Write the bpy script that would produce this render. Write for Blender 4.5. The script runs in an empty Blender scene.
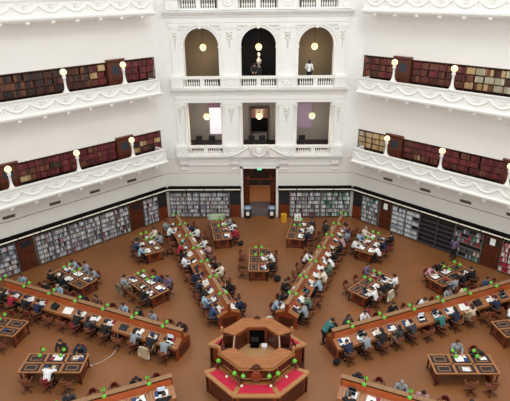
import bpy, math, random
from mathutils import Vector, Matrix
R=math.radians; PI=math.pi
scene=bpy.context.scene
COL=scene.collection
# ---------------------------------------------------------------- camera
YAW,PITCH,ROLL=-0.021,0.412,-0.012
cd=bpy.data.cameras.new('camera'); cam=bpy.data.objects.new('camera',cd); COL.objects.link(cam)
cd.sensor_fit='HORIZONTAL'; cd.sensor_width=36; cd.lens=34.62; cd.clip_start=0.1; cd.clip_end=300
fw=Vector((math.sin(YAW)*math.cos(PITCH),math.cos(YAW)*math.cos(PITCH),-math.sin(PITCH)))
rt=Vector((math.cos(YAW),-math.sin(YAW),0)); up=rt.cross(fw)
r2=rt*math.cos(ROLL)+up*math.sin(ROLL); u2=-rt*math.sin(ROLL)+up*math.cos(ROLL)
M=Matrix((r2,u2,-fw)).transposed().to_4x4(); M.translation=Vector((0.373,-17.724,16.712))
cam.matrix_world=M; scene.camera=cam
# ---------------------------------------------------------------- world + light
w=bpy.data.worlds.new('sky'); scene.world=w; w.use_nodes=True
bg=w.node_tree.nodes['Background']; bg.inputs[0].default_value=(0.95,1.0,0.975,1); bg.inputs[1].default_value=1.12
ld=bpy.data.lights.new('skylight','AREA'); ld.shape='DISK'; ld.size=12; ld.energy=2600; ld.color=(0.97,1.0,0.96)
lo=bpy.data.objects.new('skylight',ld); COL.objects.link(lo); lo.location=(6,-4,33)
scene.view_settings.view_transform='Standard'; scene.view_settings.look='None'
scene.view_settings.gamma=1; scene.view_settings.exposure=0.17

# ---------------------------------------------------------------- materials
def lin(h):
    h=h.lstrip('#'); o=[]
    for i in (0,2,4):
        c=int(h[i:i+2],16)/255; o.append(c/12.92 if c<=.04045 else ((c+.055)/1.055)**2.4)
    return (*o,1)
MATS={}
def mat(name,hexc,rough=.6,noise=0,scale=4,metal=0,emit=0,kind='noise',hex2=None,spec=.5):
    if name in MATS: return MATS[name]
    m=bpy.data.materials.new(name); m.use_nodes=True; nt=m.node_tree; b=nt.nodes['Principled BSDF']
    c=lin(hexc); b.inputs['Base Color'].default_value=c; b.inputs['Roughness'].default_value=rough; b.inputs['Metallic'].default_value=metal
    b.inputs['Specular IOR Level'].default_value=spec
    if emit: b.inputs['Emission Color'].default_value=c; b.inputs['Emission Strength'].default_value=emit
    if noise or hex2:
        tc=nt.nodes.new('ShaderNodeTexCoord'); mp=nt.nodes.new('ShaderNodeMapping'); nt.links.new(tc.outputs['Object'],mp.inputs[0])
        tx=nt.nodes.new('ShaderNodeTexNoise'); tx.inputs['Scale'].default_value=scale; tx.inputs['Detail'].default_value=5
        if kind=='wood': mp.inputs['Scale'].default_value=(1,9,9)
        nt.links.new(mp.outputs[0],tx.inputs[0])
        rp=nt.nodes.new('ShaderNodeValToRGB'); nt.links.new(tx.outputs[0],rp.inputs[0])
        c2=lin(hex2) if hex2 else tuple(x*(1-noise) for x in c[:3])+(1,)
        rp.color_ramp.elements[0].position=.32; rp.color_ramp.elements[1].position=.68
        rp.color_ramp.elements[0].color=c2; rp.color_ramp.elements[1].color=c
        nt.links.new(rp.outputs[0],b.inputs['Base Color'])
    MATS[name]=m; return m
WHITE=mat('white_plaster','#f2efec',.75,.035,1.3)
WALLW=mat('wall_paint','#efeae6',.8,.03,.6)
CREAM=mat('lower_wall_shaded','#e5e0d9',.8,.03,.8)  # darker wall tone: shade beneath the lower balcony painted into the colour
RELIEF=mat('relief_plaster','#eeebe7',.75)
WOOD=mat('oak','#a8683a',.4,kind='wood',hex2='#874d22',scale=2.2)
WOODL=mat('oak_light','#b98255',.38,kind='wood',hex2='#a36b40',scale=2.2)
WOODD=mat('oak_dark','#592714',.4,kind='wood',hex2='#3e190d',scale=2.2)
WOODP=mat('oak_orange','#d06a38',.38,kind='wood',hex2='#ad4f26',scale=2.2)
CAPW=mat('cap_oak','#9c7450',.5,kind='wood',hex2='#876041',scale=2.2)
BACKW=mat('chair_back_wood','#915733',.38,kind='wood',hex2='#6b3a1e',scale=3)
PADR=mat('chair_pad','#6a2118',.6)
WOODR=mat('oak_red','#99431f',.38,kind='wood',hex2='#733017',scale=2.2)
CHAIRW=mat('chair_wood','#85492a',.38,kind='wood',hex2='#552612',scale=3)
SHELFD=mat('shelf_dark','#231611',.6,.3,3)
BLACK=mat('black_paint','#0b0a0a',.9,spec=.08)
BLACKF=mat('black_fabric','#141317',.85)
LEATHER=mat('dark_leather','#262025',.4,.25,8)
BRASS=mat('brass','#a0713a',.35,metal=.8)
GREEN=mat('green_glass','#62b03a',.2,emit=.14)
GLOBE=mat('globe_glow','#ffe6ae',.4,emit=.95)
BAIZE=mat('red_baize','#c41c3c',.85,.18,9)
PAPER=mat('paper','#f4f1ee',.8)
PAPER2=mat('paper_cream','#e9dcc4',.8)
INK=mat('printed_grey','#9a9aa0',.8)
METAL=mat('grey_metal','#8c8f96',.35,metal=.6)
SCREEN=mat('screen_dark','#20242c',.2)
SCREENB=mat('screen_lit','#b9c6e0',.3,emit=.5)
REDP=mat('red_fabric','#8e1a26',.8)
def floor_mat():
    m=mat('cork_floor','#925e38',.42,hex2='#80502d',scale=.35); nt=m.node_tree; b=nt.nodes['Principled BSDF']
    t=nt.nodes.new('ShaderNodeTexNoise'); t.inputs['Scale'].default_value=14; bp=nt.nodes.new('ShaderNodeBump'); bp.inputs['Strength'].default_value=.06
    nt.links.new(t.outputs[0],bp.inputs['Height']); nt.links.new(bp.outputs[0],b.inputs['Normal']); return m
FLOORM=floor_mat(); DOORW=mat('door_wood','#6d2f18',.42,kind='wood',hex2='#4e2011',scale=2.2)
# ---------------------------------------------------------------- mesh builder
class MB:
    def __init__(s): s.v=[];s.f=[];s.m=[];s.sm=[];s.mats=[]
    def mi(s,m):
        if m not in s.mats: s.mats.append(m)
        return s.mats.index(m)
    def add(s,vs,fs,m,smooth=False,T=None):
        b=len(s.v); k=s.mi(m)
        for p in vs:
            if T is not None: p=T@Vector(p)
            s.v.append(tuple(p))
        for f in fs: s.f.append(tuple(b+i for i in f)); s.m.append(k); s.sm.append(smooth)
        return s
    def box(s,x0,x1,y0,y1,z0,z1,m,T=None):
        return s.add([(x0,y0,z0),(x1,y0,z0),(x1,y1,z0),(x0,y1,z0),(x0,y0,z1),(x1,y0,z1),(x1,y1,z1),(x0,y1,z1)],
            [(0,3,2,1),(4,5,6,7),(0,1,5,4),(1,2,6,5),(2,3,7,6),(3,0,4,7)],m,False,T)
    def prism(s,poly,a0,a1,m,axis='z',T=None,smooth=False):
        def mk(p,a): return {'z':(p[0],p[1],a),'x':(a,p[0],p[1]),'y':(p[0],a,p[1])}[axis]
        n=len(poly); vs=[mk(p,a0) for p in poly]+[mk(p,a1) for p in poly]
        ar=sum(poly[i][0]*poly[(i+1)%n][1]-poly[(i+1)%n][0]*poly[i][1] for i in range(n))
        fs=[tuple(range(n))[::-1],tuple(range(n,2*n))]+[(i,(i+1)%n,n+(i+1)%n,n+i) for i in range(n)]
        if (ar<0)!=(axis=='y'): fs=[f[::-1] for f in fs]
        return s.add(vs,fs,m,smooth,T)
    def tube(s,pts,rad,m,n=8,T=None,closed=False,sq=(1,1)):
        pts=[Vector(p) for p in pts]; N=len(pts)
        if not hasattr(rad,'__len__'): rad=[rad]*N
        vs=[];fs=[]; ref=None
        for i in range(N):
            if closed: d=(pts[(i+1)%N]-pts[i-1])
            else: d=pts[min(i+1,N-1)]-pts[max(i-1,0)]
            d.normalize()
            if ref is None: ref=Vector((0,0,1)) if abs(d.z)<.9 else Vector((1,0,0))
            a=d.cross(ref)
            if a.length<1e-4: a=d.cross(Vector((1,0.1,0)))
            a.normalize(); b=a.cross(d).normalized(); ref=b
            for k in range(n):
                t=2*PI*k/n; vs.append(pts[i]+a*math.cos(t)*rad[i]*sq[0]+b*math.sin(t)*rad[i]*sq[1])
        for i in range(N if closed else N-1):
            j=(i+1)%N
            for k in range(n): fs.append((i*n+k,j*n+k,j*n+(k+1)%n,i*n+(k+1)%n)[::-1])
        if not closed: fs.append(tuple(range(n))); fs.append(tuple(range((N-1)*n,N*n))[::-1])
        return s.add(vs,fs,m,True,T)
    def lathe(s,prof,c,m,n=12,T=None):
        vs=[];fs=[];N=len(prof)
        for r,z in prof:
            for k in range(n): t=2*PI*k/n; vs.append((c[0]+r*math.cos(t),c[1]+r*math.sin(t),c[2]+z))
        for i in range(N-1):
            for k in range(n): fs.append((i*n+k,i*n+(k+1)%n,(i+1)*n+(k+1)%n,(i+1)*n+k))
        fs.append(tuple(range(n))[::-1]); fs.append(tuple(range((N-1)*n,N*n)))
        return s.add(vs,fs,m,True,T)
    def ell(s,c,r,m,nu=12,nv=8,T=None):
        pr=[(max(1e-4,math.sin(PI*j/nv)),-math.cos(PI*j/nv)) for j in range(nv+1)]
        vs=[];fs=[]
        for a,z in pr:
            for k in range(nu): t=2*PI*k/nu; vs.append((c[0]+r[0]*a*math.cos(t),c[1]+r[1]*a*math.sin(t),c[2]+r[2]*z))
        for i in range(nv):
            for k in range(nu): fs.append((i*nu+k,i*nu+(k+1)%nu,(i+1)*nu+(k+1)%nu,(i+1)*nu+k))
        return s.add(vs,fs,m,True,T)
    def mesh(s,name):
        me=bpy.data.meshes.new(name); me.from_pydata(s.v,[],s.f)
        for m in s.mats: me.materials.append(m)
        me.polygons.foreach_set('material_index',s.m); me.polygons.foreach_set('use_smooth',s.sm); me.update(); return me
    def build(s,name,parent=None,loc=(0,0,0),rz=0,bevel=0):
        o=bpy.data.objects.new(name,s.mesh(name)); COL.objects.link(o)
        o.location=loc; o.rotation_euler=(0,0,rz)
        if parent: o.parent=parent
        if bevel:
            b=o.modifiers.new('bevel','BEVEL'); b.width=bevel; b.segments=2; b.limit_method='ANGLE'
        return o
def tag(o,label=None,cat=None,group=None,kind=None):
    if label: o['label']=label
    if cat: o['category']=cat
    if group: o['group']=group
    if kind: o['kind']=kind
    return o
def thing(name,label,cat,loc=(0,0,0),rz=0,group=None):
    o=bpy.data.objects.new(name,None); COL.objects.link(o); o.empty_display_size=.1
    o.location=loc; o.rotation_euler=(0,0,rz); return tag(o,label,cat,group)
def struct(mb,name,loc=(0,0,0),rz=0): return tag(mb.build(name,None,loc,rz),kind='structure')
KIDS={}
def kids(o):
    if o.name not in KIDS: KIDS[o.name]=[c for c in bpy.data.objects if c.parent==o]
    return KIDS[o.name]
def dup(root,loc,rz,label=None,group=None):
    r=root.copy(); COL.objects.link(r); r.location=loc; r.rotation_euler=(0,0,rz)
    if label: r['label']=label
    if group: r['group']=group
    out=[]
    for ch in kids(root):
        c=ch.copy(); COL.objects.link(c); c.parent=r; out.append(c)
        for g in kids(ch):
            d=g.copy(); COL.objects.link(d); d.parent=c
    return r,out
def W(az,x,y,z=0):            # bay frame -> world: y runs outward along azimuth az, x to its right
    a=R(az); return Vector((x*math.cos(a)+y*math.sin(a),-x*math.sin(a)+y*math.cos(a),z))
ORD=['first','second','third','fourth','fifth','sixth','seventh','eighth','ninth','tenth','eleventh','twelfth','thirteenth','fourteenth','fifteenth','sixteenth','seventeenth','eighteenth','nineteenth','twentieth','twenty-first','twenty-second','twenty-third','twenty-fourth','twenty-fifth','twenty-sixth','twenty-seventh','twenty-eighth','twenty-ninth','thirtieth','thirty-first','thirty-second','thirty-third','thirty-fourth','thirty-fifth','thirty-sixth']
A=17.4; HW=A*math.tan(PI/8)
rnd=random.Random(7)
# ================================================================ SETTING
pts=[(math.sin(R(22.5+45*k))*(A+.3)/math.cos(PI/8),math.cos(R(22.5+45*k))*(A+.3)/math.cos(PI/8)) for k in range(8)]
struct(MB().prism(pts,-.3,0,FLOORM),'floor')
# --- oblique bays (left -45, right 45), plain side bays (-90, 90)
ZL,ZU,ZT=4.85,9.85,15.05       # underside of the three balcony levels
def bay_wall(az,name,recess=True):
    mb=MB(); e=.17
    mb.box(-HW-.35,HW+.35,A+.45,A+.75,0,19,WALLW)
    z0=0
    if recess:
        for a,b in ((4.95,7.08),(9.95,12.3)):
            mb.box(-HW-e,HW+e,A,A+.47,z0,a,CREAM if z0==0 else WALLW); mb.box(-HW-e,-7.17,A,A+.47,a,b,WALLW); mb.box(7.17,HW+e,A,A+.47,a,b,WALLW); z0=b
    mb.box(-HW-e,HW+e,A,A+.47,z0,19,WALLW)
    return struct(mb,name,rz=-R(az))
bay_wall(-45,'wall_left'); bay_wall(45,'wall_right'); bay_wall(-90,'wall_far_left',False); bay_wall(90,'wall_far_right',False)
n=0
for az in (-45,45):
    n+=1
    struct(MB().box(-7.15,7.15,A-.02,A+.01,3.58,3.62,mat('joint_line','#8b8378',.8)),'trim_%d'%n,rz=-R(az))
struct(MB().box(-7.15,-1.45,A-.025,A+.01,3.66,3.70,mat('joint_soft','#bdb4a9',.8)).box(1.45,7.15,A-.025,A+.01,3.66,3.70,MATS['joint_soft']),'trim_3')
# --- black canopy over the wall shelves
def canopy(az,segs,i):
    mb=MB()
    for a,b in segs:
        mb.box(a,b,A-.35,A-.002,2.28,2.6,BLACK)
    struct(mb,'trim_%d'%(i+4),rz=-R(az))
    t=thing('light_rail','pale metal light rail along the black canopy over the '+{-45:'left',45:'right',0:'doorway'}[az]+' wall shelves','light rail',W(az,0,A-.36,2.44),-R(az))
    for a,b in segs:
        n=max(1,round((b-a)/1.45))
        for k in range(n):
            c=a+(b-a)*k/n; d=a+(b-a)*(k+1)/n
            MB().box(c+.03,d-.03,-.05,.0,-.035,.035,mat('rail_cream','#e9e1cf',.4,emit=.12)).build('rail_segment',t)
canopy(-45,[(-7,7.05)],0); canopy(45,[(-7.05,7)],1); canopy(0,[(-7.05,-1.42),(1.42,7.05)],2)

# --- facing wall with three storeys of openings
S=3.978; HWO=1.218
mb=MB(); D=.7
arch=[(2.2,5.93,9.055,False),(2.2,11.01,14.155,True)]
def facade_wall():
    xs=[-HW-.2]+sum([[k*S-HWO,k*S+HWO] for k in (-1,0,1)],[])+[HW+.2]
    # piers
    for i in range(0,8,2):
        mb.box(xs[i],xs[i+1],A,A+D,4.9,19,WHITE)
    for k in (-1,0,1):
        x0,x1=k*S-HWO,k*S+HWO
        for a,b in ((4.9,5.18),(9.055,10.16),(14.3,15.3),(18.5,19)): mb.box(x0,x1,A,A+D,a,b,WHITE)
        zc=14.155-HWO
        for s in (-1,1):
            P=[(k*S+s*HWO*math.cos(R(t*7.5)),zc+HWO*math.sin(R(t*7.5))) for t in range(13)]
            mb.prism(P+[(k*S,14.3),(k*S+s*HWO,14.3)],A,A+D,WHITE,'y')
    mb.box(-HW-.2,-1.27,A,A+D,0,4.9,CREAM); mb.box(1.27,HW+.2,A,A+D,0,4.9,CREAM); mb.box(-1.27,1.27,A,A+D,4.05,4.9,CREAM)
facade_wall(); struct(mb,'wall_back')
# rooms behind the openings
mb=MB()
RW=mat('room_wall_grey','#a59c98',.8,.05,1); RB=mat('room_wall_khaki','#8d7a61',.8,.1,.8); RF=mat('room_floor','#2b2422',.5)
struct(MB().box(-6.5,6.5,A+D,A+5.2,5.0,5.2,RF).box(-6.5,6.5,A+D,A+5.2,10.0,10.2,RF).box(-6.5,6.5,A+D,A+5.2,14.9,15.1,mat('room_ceiling','#6c5f57',.8)),'floor_gallery')
mb.box(-6.5,6.5,A+3.6,A+3.8,5.2,10.0,RW)
for x in (-6.5,-2.05,1.95,6.4): mb.box(x,x+.12,A+D,A+3.6,5.2,10.0,RW)
struct(mb,'wall_room_lower')
mb=MB(); mb.box(-6.5,6.5,A+2.8,A+3.0,10.2,14.9,RB)
for x in (-6.5,-2.05,1.95,6.4): mb.box(x,x+.12,A+D,A+2.8,10.2,14.9,RB)
mb.box(-6.5,6.5,A+2.8,A+3.0,15.1,19,RB); mb.box(-6.5,6.5,A+D,A+3,18.9,19,RB); mb.box(-6.6,-6.5,A+D,A+3,15.1,19,RB); mb.box(6.5,6.6,A+D,A+3,15.1,19,RB); struct(mb,'wall_room_upper')
tag(MB().box(-1.85,1.9,A+2.62,A+2.74,10.22,14.88,mat('curtain_black','#0d0d12',.9)).build('curtain'),'black curtain hanging behind the bust in the centre arch','curtain')
# ---------------------------------------------------------------- facade trims (structure)
def mould(name,z0,prof,x0,x1,m=WHITE,extra=None):
    mb=MB(); mb.prism([(A-a,z0+b) for a,b in prof],x0,x1,m,'x')
    if extra: extra(mb)
    return struct(mb,name)
CP=[(0,0),(.10,0),(.13,.10),(.24,.16),(.28,.28),(.45,.30),(.48,.40),(0,.44)]
mould('trim_7',4.74,CP,-6.15,6.15); mould('trim_8',9.72,CP,-6.25,6.25); mould('trim_9',14.86,CP,-6.4,6.4)
mould('trim_10',9.10,[(0,0),(.14,0),(.14,.2),(.18,.22),(.18,.5),(0,.5)],-6.0,6.0)
mould('trim_11',14.3,[(0,0),(.14,0),(.14,.18),(.18,.2),(.18,.46),(0,.46)],-6.1,6.1)
mould('trim_12',4.32,[(0,0),(.1,0),(.1,.3),(.14,.32),(.14,.42),(0,.42)],-6.0,6.0)
# pilasters with panels and hanging ornaments
def pilasters():
    i=13
    for z0,z1 in ((5.75,9.1),(10.85,14.3)):
        for x,hw in ((-5.72,.30),(-S/2,.55),(S/2,.55),(5.72,.30)):
            mb=MB(); mb.box(x-hw,x+hw,A-.09,A,z0,z1,WHITE); mb.box(x-hw-.05,x+hw+.05,A-.13,A,z0,z0+.22,WHITE); mb.box(x-hw-.05,x+hw+.05,A-.14,A,z1-.14,z1,WHITE)
            for s in (-1,1): mb.box(x+s*(hw-.07)-.02,x+s*(hw-.07)+.02,A-.115,A-.09,z0+.35,z1-.25,RELIEF)
            mb.box(x-hw+.07,x+hw-.07,A-.115,A-.09,z0+.33,z0+.37,RELIEF); mb.box(x-hw+.07,x+hw-.07,A-.115,A-.09,z1-.27,z1-.23,RELIEF)
            k=.6 if hw<.4 else 1
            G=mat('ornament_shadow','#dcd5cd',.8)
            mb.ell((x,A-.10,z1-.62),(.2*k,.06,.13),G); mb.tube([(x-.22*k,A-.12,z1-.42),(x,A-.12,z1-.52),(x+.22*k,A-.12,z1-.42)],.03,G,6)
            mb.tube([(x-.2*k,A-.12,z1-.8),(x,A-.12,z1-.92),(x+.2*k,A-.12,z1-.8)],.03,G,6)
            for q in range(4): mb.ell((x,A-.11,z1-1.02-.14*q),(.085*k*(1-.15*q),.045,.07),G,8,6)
            struct(mb,'trim_%d'%i); i+=1
    return i
i=pilasters()
def surrounds(i):
    for k in (-1,0,1):
        x=k*S; zc=14.155-HWO; mb=MB()
        for r,w_,d in ((HWO+.08,.08,.06),(HWO+.24,.07,.13),(HWO+.36,.03,.08)):
            P=[(x+(r+w_)*math.cos(R(t*10)),zc+(r+w_)*math.sin(R(t*10))) for t in range(19)]+[(x+(r-w_)*math.cos(R(180-t*10)),zc+(r-w_)*math.sin(R(180-t*10))) for t in range(19)]
            for t in range(18):
                q=[P[t],P[t+1],P[37-t-1],P[37-t]]; mb.prism(q,A-d,A,WHITE,'y')
        for s in (-1,1):
            xa,xb=sorted((x+s*HWO,x+s*(HWO+.24))); mb.box(xa,xb,A-.07,A,10.9,zc-.1,WHITE); mb.box(xa-.04,xb+.04,A-.12,A+.05,zc-.12,zc+.02,WHITE)
            mb.ell((x+s*(HWO+.1),A-.04,14.12),(.16,.05,.12),RELIEF,8,6)     # spandrel leaf
        mb.prism([(x-.09,14.1),(x+.09,14.1),(x+.15,14.5),(x-.15,14.5)],A-.17,A,WHITE,'y')
        struct(mb,'trim_%d'%i); i+=1
        mb=MB()
        for s in (-1,1):       # small columns at the jambs of the square openings
            cx=x+s*(HWO+.14); mb.lathe([(.12,0),(.12,.08),(.09,.12),(.085,2.75),(.11,2.79),(.12,2.85)],(cx,A-.1,6.0),WHITE,12)
            mb.box(cx-.14,cx+.14,A-.24,A,8.85,8.93,WHITE)
            for q in (-1,1): mb.tube([(cx+q*.11,A-.24,8.79),(cx+q*.11,A-.02,8.79)],.05,RELIEF,8)
            mb.box(cx-.15,cx+.15,A-.26,A-.0,5.9,6.0,WHITE)
        mb.box(x-HWO-.3,x+HWO+.3,A-.1,A,9.06,9.16,WHITE)
        struct(mb,'trim_%d'%i); i+=1
    return i
i=surrounds(i)
# balustrades
def balustrade(z0,z1,side,word,skipc=False):
    for k in (-1,0,1):
        x=k*S
        if skipc and k==0:
            t=thing('balustrade','white stone parapet below the %s window, behind the scroll pediment'%word,'balustrade',(x,A-.05,z0))
            MB().box(-HWO-.1,HWO+.1,-.08,.08,0,z1-z0,WHITE).build('parapet_panel',t)
            MB().box(-HWO-.14,HWO+.14,-.14,.14,z1-z0,z1-z0+.14,WHITE).build('top_rail',t); continue
        t=thing('balustrade','white stone balustrade below the %s of the %s row'%(('left opening','centre opening','right opening')[k+1],word),'balustrade',(x,A-.14,z0),group='balustrades of the facade')
        MB().box(-HWO-.1,HWO+.1,-.13,.13,0,.10,WHITE).build('bottom_rail',t); MB().box(-HWO-.14,HWO+.14,-.15,.15,z1-z0-.02,z1-z0+.14,WHITE).build('top_rail',t)
        MB().box(-.16,.16,-.1,.1,.1,z1-z0-.02,WHITE).build('middle_post',t)
        h=z1-z0-.12
        for g in (-1,1):
            for q in range(6):
                MB().lathe([(.05,0),(.05,h*.08),(.03,h*.16),(.062,h*.36),(.05,h*.5),(.026,h*.62),(.026,h*.84),(.05,h*.92),(.05,h)],(g*(.26+q*.155+.02),0,.1),WHITE,8).build('baluster',t)
    for x,hw in ((-5.72,.42),(-S/2,.66),(S/2,.66),(5.72,.42)):
        mb=MB(); mb.box(x-hw,x+hw,A-.4,A-.02,z0,z1,WHITE); mb.box(x-hw-.03,x+hw+.03,A-.45,A,z1-.02,z1+.14,WHITE)
        if hw>.5:
            mb.tube([(x+.3*math.cos(R(180+t*20)),A-.41,z1-.15+.26*math.sin(R(180+t*20))) for t in range(10)],.04,RELIEF,6)
            mb.ell((x,A-.41,z1-.2),(.1,.04,.1),RELIEF,8,6)
        else: mb.tube([(x+.14*math.cos(R(t*30)),A-.41,(z0+z1)/2+.18*math.sin(R(t*30))) for t in range(12)],.03,RELIEF,6,closed=True)
        global i; struct(mb,'trim_%d'%i); i+=1
balustrade(5.18,5.74,0,'lower',True); balustrade(10.16,10.80,0,'arched'); balustrade(15.30,15.95,0,'topmost')
# corbels below the lower ledge and the scroll pediment over the doorway
def corbel(x):
    global i
    mb=MB(); mb.prism([(A,4.0),(A-.08,4.02),(A-.12,4.25),(A-.3,4.45),(A-.34,4.74),(A,4.74)],x-.3,x+.3,WHITE,'x')
    for s in (-1,1): mb.box(x+s*.2-.04,x+s*.2+.04,A-.37,A,4.1,4.7,RELIEF) if 0 else None
    mb.box(x-.33,x+.33,A-.1,A,3.96,4.04,WHITE); mb.box(x-.33,x+.33,A-.14,A,4.24,4.3,WHITE)
    struct(mb,'trim_%d'%i); i+=1
for x in (-5.65,-1.85,1.85,5.65): corbel(x)
t=thing('scroll_pediment','white swan-neck pediment with a carved cartouche over the central doorway','pediment',(0,A-.3,4.9))
for s in (-1,1):
    P=[(s*2.25,.28),(s*1.9,.36),(s*1.5,.52),(s*1.15,.76),(s*.9,.92),(s*.72,.98)]
    MB().tube([(x,-.22,z) for x,z in P],[.05,.07,.085,.09,.09,.07],WHITE,8).build('swan_neck',t)
    MB().prism([(s*2.3,.2)]+P+[(s*.72,.2)],-.2,.1,RELIEF,'y').build('tympanum',t)
    MB().tube([(s*(.62+.11*math.cos(R(q*40))),-.26,.84+.11*math.sin(R(q*40))) for q in range(9)],.045,WHITE,6,closed=True).build('volute',t)
mb=MB(); mb.ell((0,-.28,.68),(.26,.1,.34),WHITE,14,10); mb.tube([(.36*math.cos(R(q*22.5)),-.28,.66+.42*math.sin(R(q*22.5))) for q in range(16)],.06,RELIEF,8,closed=True)
mb.build('cartouche',t)
MB().tube([(-.55,-.26,.6),(-.35,-.3,.42),(0,-.32,.28),(.35,-.3,.42),(.55,-.26,.6)],.07,WHITE,8).build('garland',t)
# door frame + vestibule
def doorway():
    mb=MB()
    for s in (-1,1):
        a,b=sorted((s*1.27,s*1.45)); mb.box(a,b,A-.12,A+.02,0,4.2,WHITE)
    mb.box(-1.45,1.45,A-.12,A+.02,4.05,4.22,WHITE); struct(mb,'trim_50')
    mb=MB(); mb.box(-1.5,-1.27,A+.7,A+6,0,4.3,WOODR); mb.box(1.27,1.5,A+.7,A+6,0,4.3,WOODR); mb.box(-1.5,1.5,A+.7,A+6,4.3,4.45,WOODD)
    mb.box(-1.5,1.5,A+6,A+6.1,0,4.4,mat('hall_wall','#c9a078',.7)); struct(mb,'wall_vestibule')
    struct(MB().box(-1.27,1.27,A,A+6,-.1,.004,mat('vestibule_floor','#5f5a60',.5)).box(-1.2,1.2,A+2.9,A+6,.004,.012,mat('hall_floor','#c08e62',.5,emit=0)),'floor_vestibule')
    t=thing('vestibule_screen','dark wood screen with arched glass transom set deep in the central doorway','door screen',(0,A+2.3,0))
    for s in (-1,1):
        a,b=sorted((s*1.26,s*.86)); m=MB().box(a,b,-.1,.1,0,2.25,WOODD); m.box(a+.06,b-.06,-.13,-.1,.2,1.0,WOODR).box(a+.06,b-.06,-.13,-.1,1.15,2.1,WOODR); m.build('side_panel',t)
    MB().box(-1.26,1.26,-.14,.12,2.25,2.4,WOODR).build('transom_bar',t)
    P=[(-.82,2.4)]+[(.82*math.cos(R(180-q*15)),2.55+.8*math.sin(R(180-q*15))) for q in range(13)]+[(.82,2.4)]
    MB().prism(P,-.02,.02,mat('dark_glass','#2a2422',.15),'y').build('arched_glass',t)
    MB().tube([(.88*math.cos(R(180-q*15)),-.06,2.5+.86*math.sin(R(180-q*15))) for q in range(13)],.07,WOODR,8).build('arch_frame',t)
    mb=MB()
    for s in (-1,1):
        Q=[(s*1.26,2.4),(s*1.26,4.3),(0,4.3),(0,3.4)]+[(s*.86*math.cos(R(q)),2.5+.86*math.sin(R(q))) for q in range(90,-1,-15)]
        mb.prism(Q,-.03,.03,WOODD,'y')
    mb.build('spandrel_panel',t)
    MB().box(-.86,.86,-.06,.06,1.75,2.25,mat('dark_glass','#2a2422',.15)).build('door_glass',t)
    for s in (-1,1): MB().box(s*.03-.03,s*.03+.03,-.08,.08,1.75,2.25,WOODR).build('glazing_bar',t) if s>0 else None
    t=thing('exit_sign','small green lit exit sign above the central doorway','sign',(0,A-.02,3.98))
    MB().box(-.16,.16,-.1,.0,-.07,.07,WHITE).build('housing',t); MB().box(-.14,.14,-.115,-.1,-.055,.055,mat('sign_green','#3fd08a',.4,emit=1.2)).build('sign_face',t)
doorway()
hl_=bpy.data.lights.new('hall_fill','POINT'); hl_.energy=90; hl_.color=(1,.85,.65); hl_.shadow_soft_size=.3; ho_=bpy.data.objects.new('hall_fill',hl_); COL.objects.link(ho_); ho_.location=(0,A+4.2,3.6)  # unseen fill light added to brighten the hall behind the doorway
def bin_(x,word):
    t=thing('waste_bin','round grey waste bin with pale lid at the %s of the doorway'%word,'bin',(x,A-.25,0))
    MB().lathe([(.2,0),(.24,.03),(.27,.75),(.28,.78)],(0,0,0),mat('bin_dark','#26292f',.5),16).build('body',t)
    MB().lathe([(.29,.78),(.3,.84),(.24,.95),(.1,1.0)],(0,0,0),mat('bin_lid','#8fa2b5',.5),16).build('lid',t)
    MB().box(-.12,.12,-.29,-.25,.3,.62,PAPER).build('label_panel',t)
bin_(-.93,'left'); bin_(.93,'right')
t=thing('floor_sign','yellow folding caution floor sign standing right of the doorway','sign',(1.85,A-1.0,0),.3)
for s in (-1,1):
    T=Matrix.Rotation(s*.22,4,'X'); m=MB(); m.box(-.2,.2,s*.14-.012,s*.14+.012,0,.62,mat('yellow_plastic','#e0a52c',.5)); m.build('panel',t)
MB().box(-.21,.21,-.15,.15,.6,.66,MATS['yellow_plastic']).build('hinge',t)

# ================================================================ GALLERY BALCONIES
def balcony(az,zb,word):
    side={-45:'left',45:'right'}[az]
    t=thing('gallery_balcony','white %s balcony with festoon relief on the %s wall'%(word,side),'balcony',W(az,0,A,zb),-R(az))
    L=6.68; H=1.06
    MB().box(-L,L,-1.05,-.003,.12,.26,WHITE).build('walkway_slab',t)
    MB().box(-L,L,-1.14,-.96,.2,H,WHITE).build('parapet',t)
    MB().prism([(-1.2,H-.02),(-.9,H-.02),(-.9,H+.05),(-1.22,H+.05)],-L-.04,L+.04,WHITE,'x').build('coping',t)
    MB().prism([(-.95,-.02),(-1.16,0),(-1.2,.07),(-1.27,.09),(-1.29,.19),(-1.2,.22),(-1.14,.24),(-.95,.24)],-L-.08,L+.08,WHITE,'x').build('cornice',t)
    MB().box(-L,L,-.95,-.8,-.06,.12,WHITE).build('soffit_band',t)
    for s in (-1,1): MB().box(*sorted((s*L,s*(L-.16))),-1.1,-.003,.2,H,WHITE).build('end_parapet',t)
    n=9; st=2*6.5/n
    for k in range(n):
        x0=-6.5+k*st; m=MB()
        m.tube([(x0+st*q/10,-1.16,.80-.34*math.sin(PI*q/10)) for q in range(11)],[.025+.03*math.sin(PI*q/10) for q in range(11)],RELIEF,6)
        m.tube([(x0+st*(.2+.6*q/8),-1.15,.93-.05*math.sin(PI*q/8)) for q in range(9)],.018,RELIEF,5)
        for a in (-60,-30,0,30,60): m.tube([(x0+st/2,-1.15,.64),(x0+st/2+.12*math.sin(R(a)),-1.165,.64+.14*math.cos(R(a))),(x0+st/2+.2*math.sin(R(a)),-1.15,.64+.24*math.cos(R(a)))],[.015,.032,.012],RELIEF,5)
        m.build('festoon',t)
        m=MB(); m.ell((x0,-1.15,.80),(.09,.04,.09),RELIEF,8,6); m.ell((x0,-1.15,.62),(.04,.03,.12),RELIEF,6,5); m.build('rosette',t)
        MB().box(x0+st/2-.1,x0+st/2+.1,-1.17,-.9,-.12,-.0,WHITE).build('bracket',t)
    return t
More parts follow.
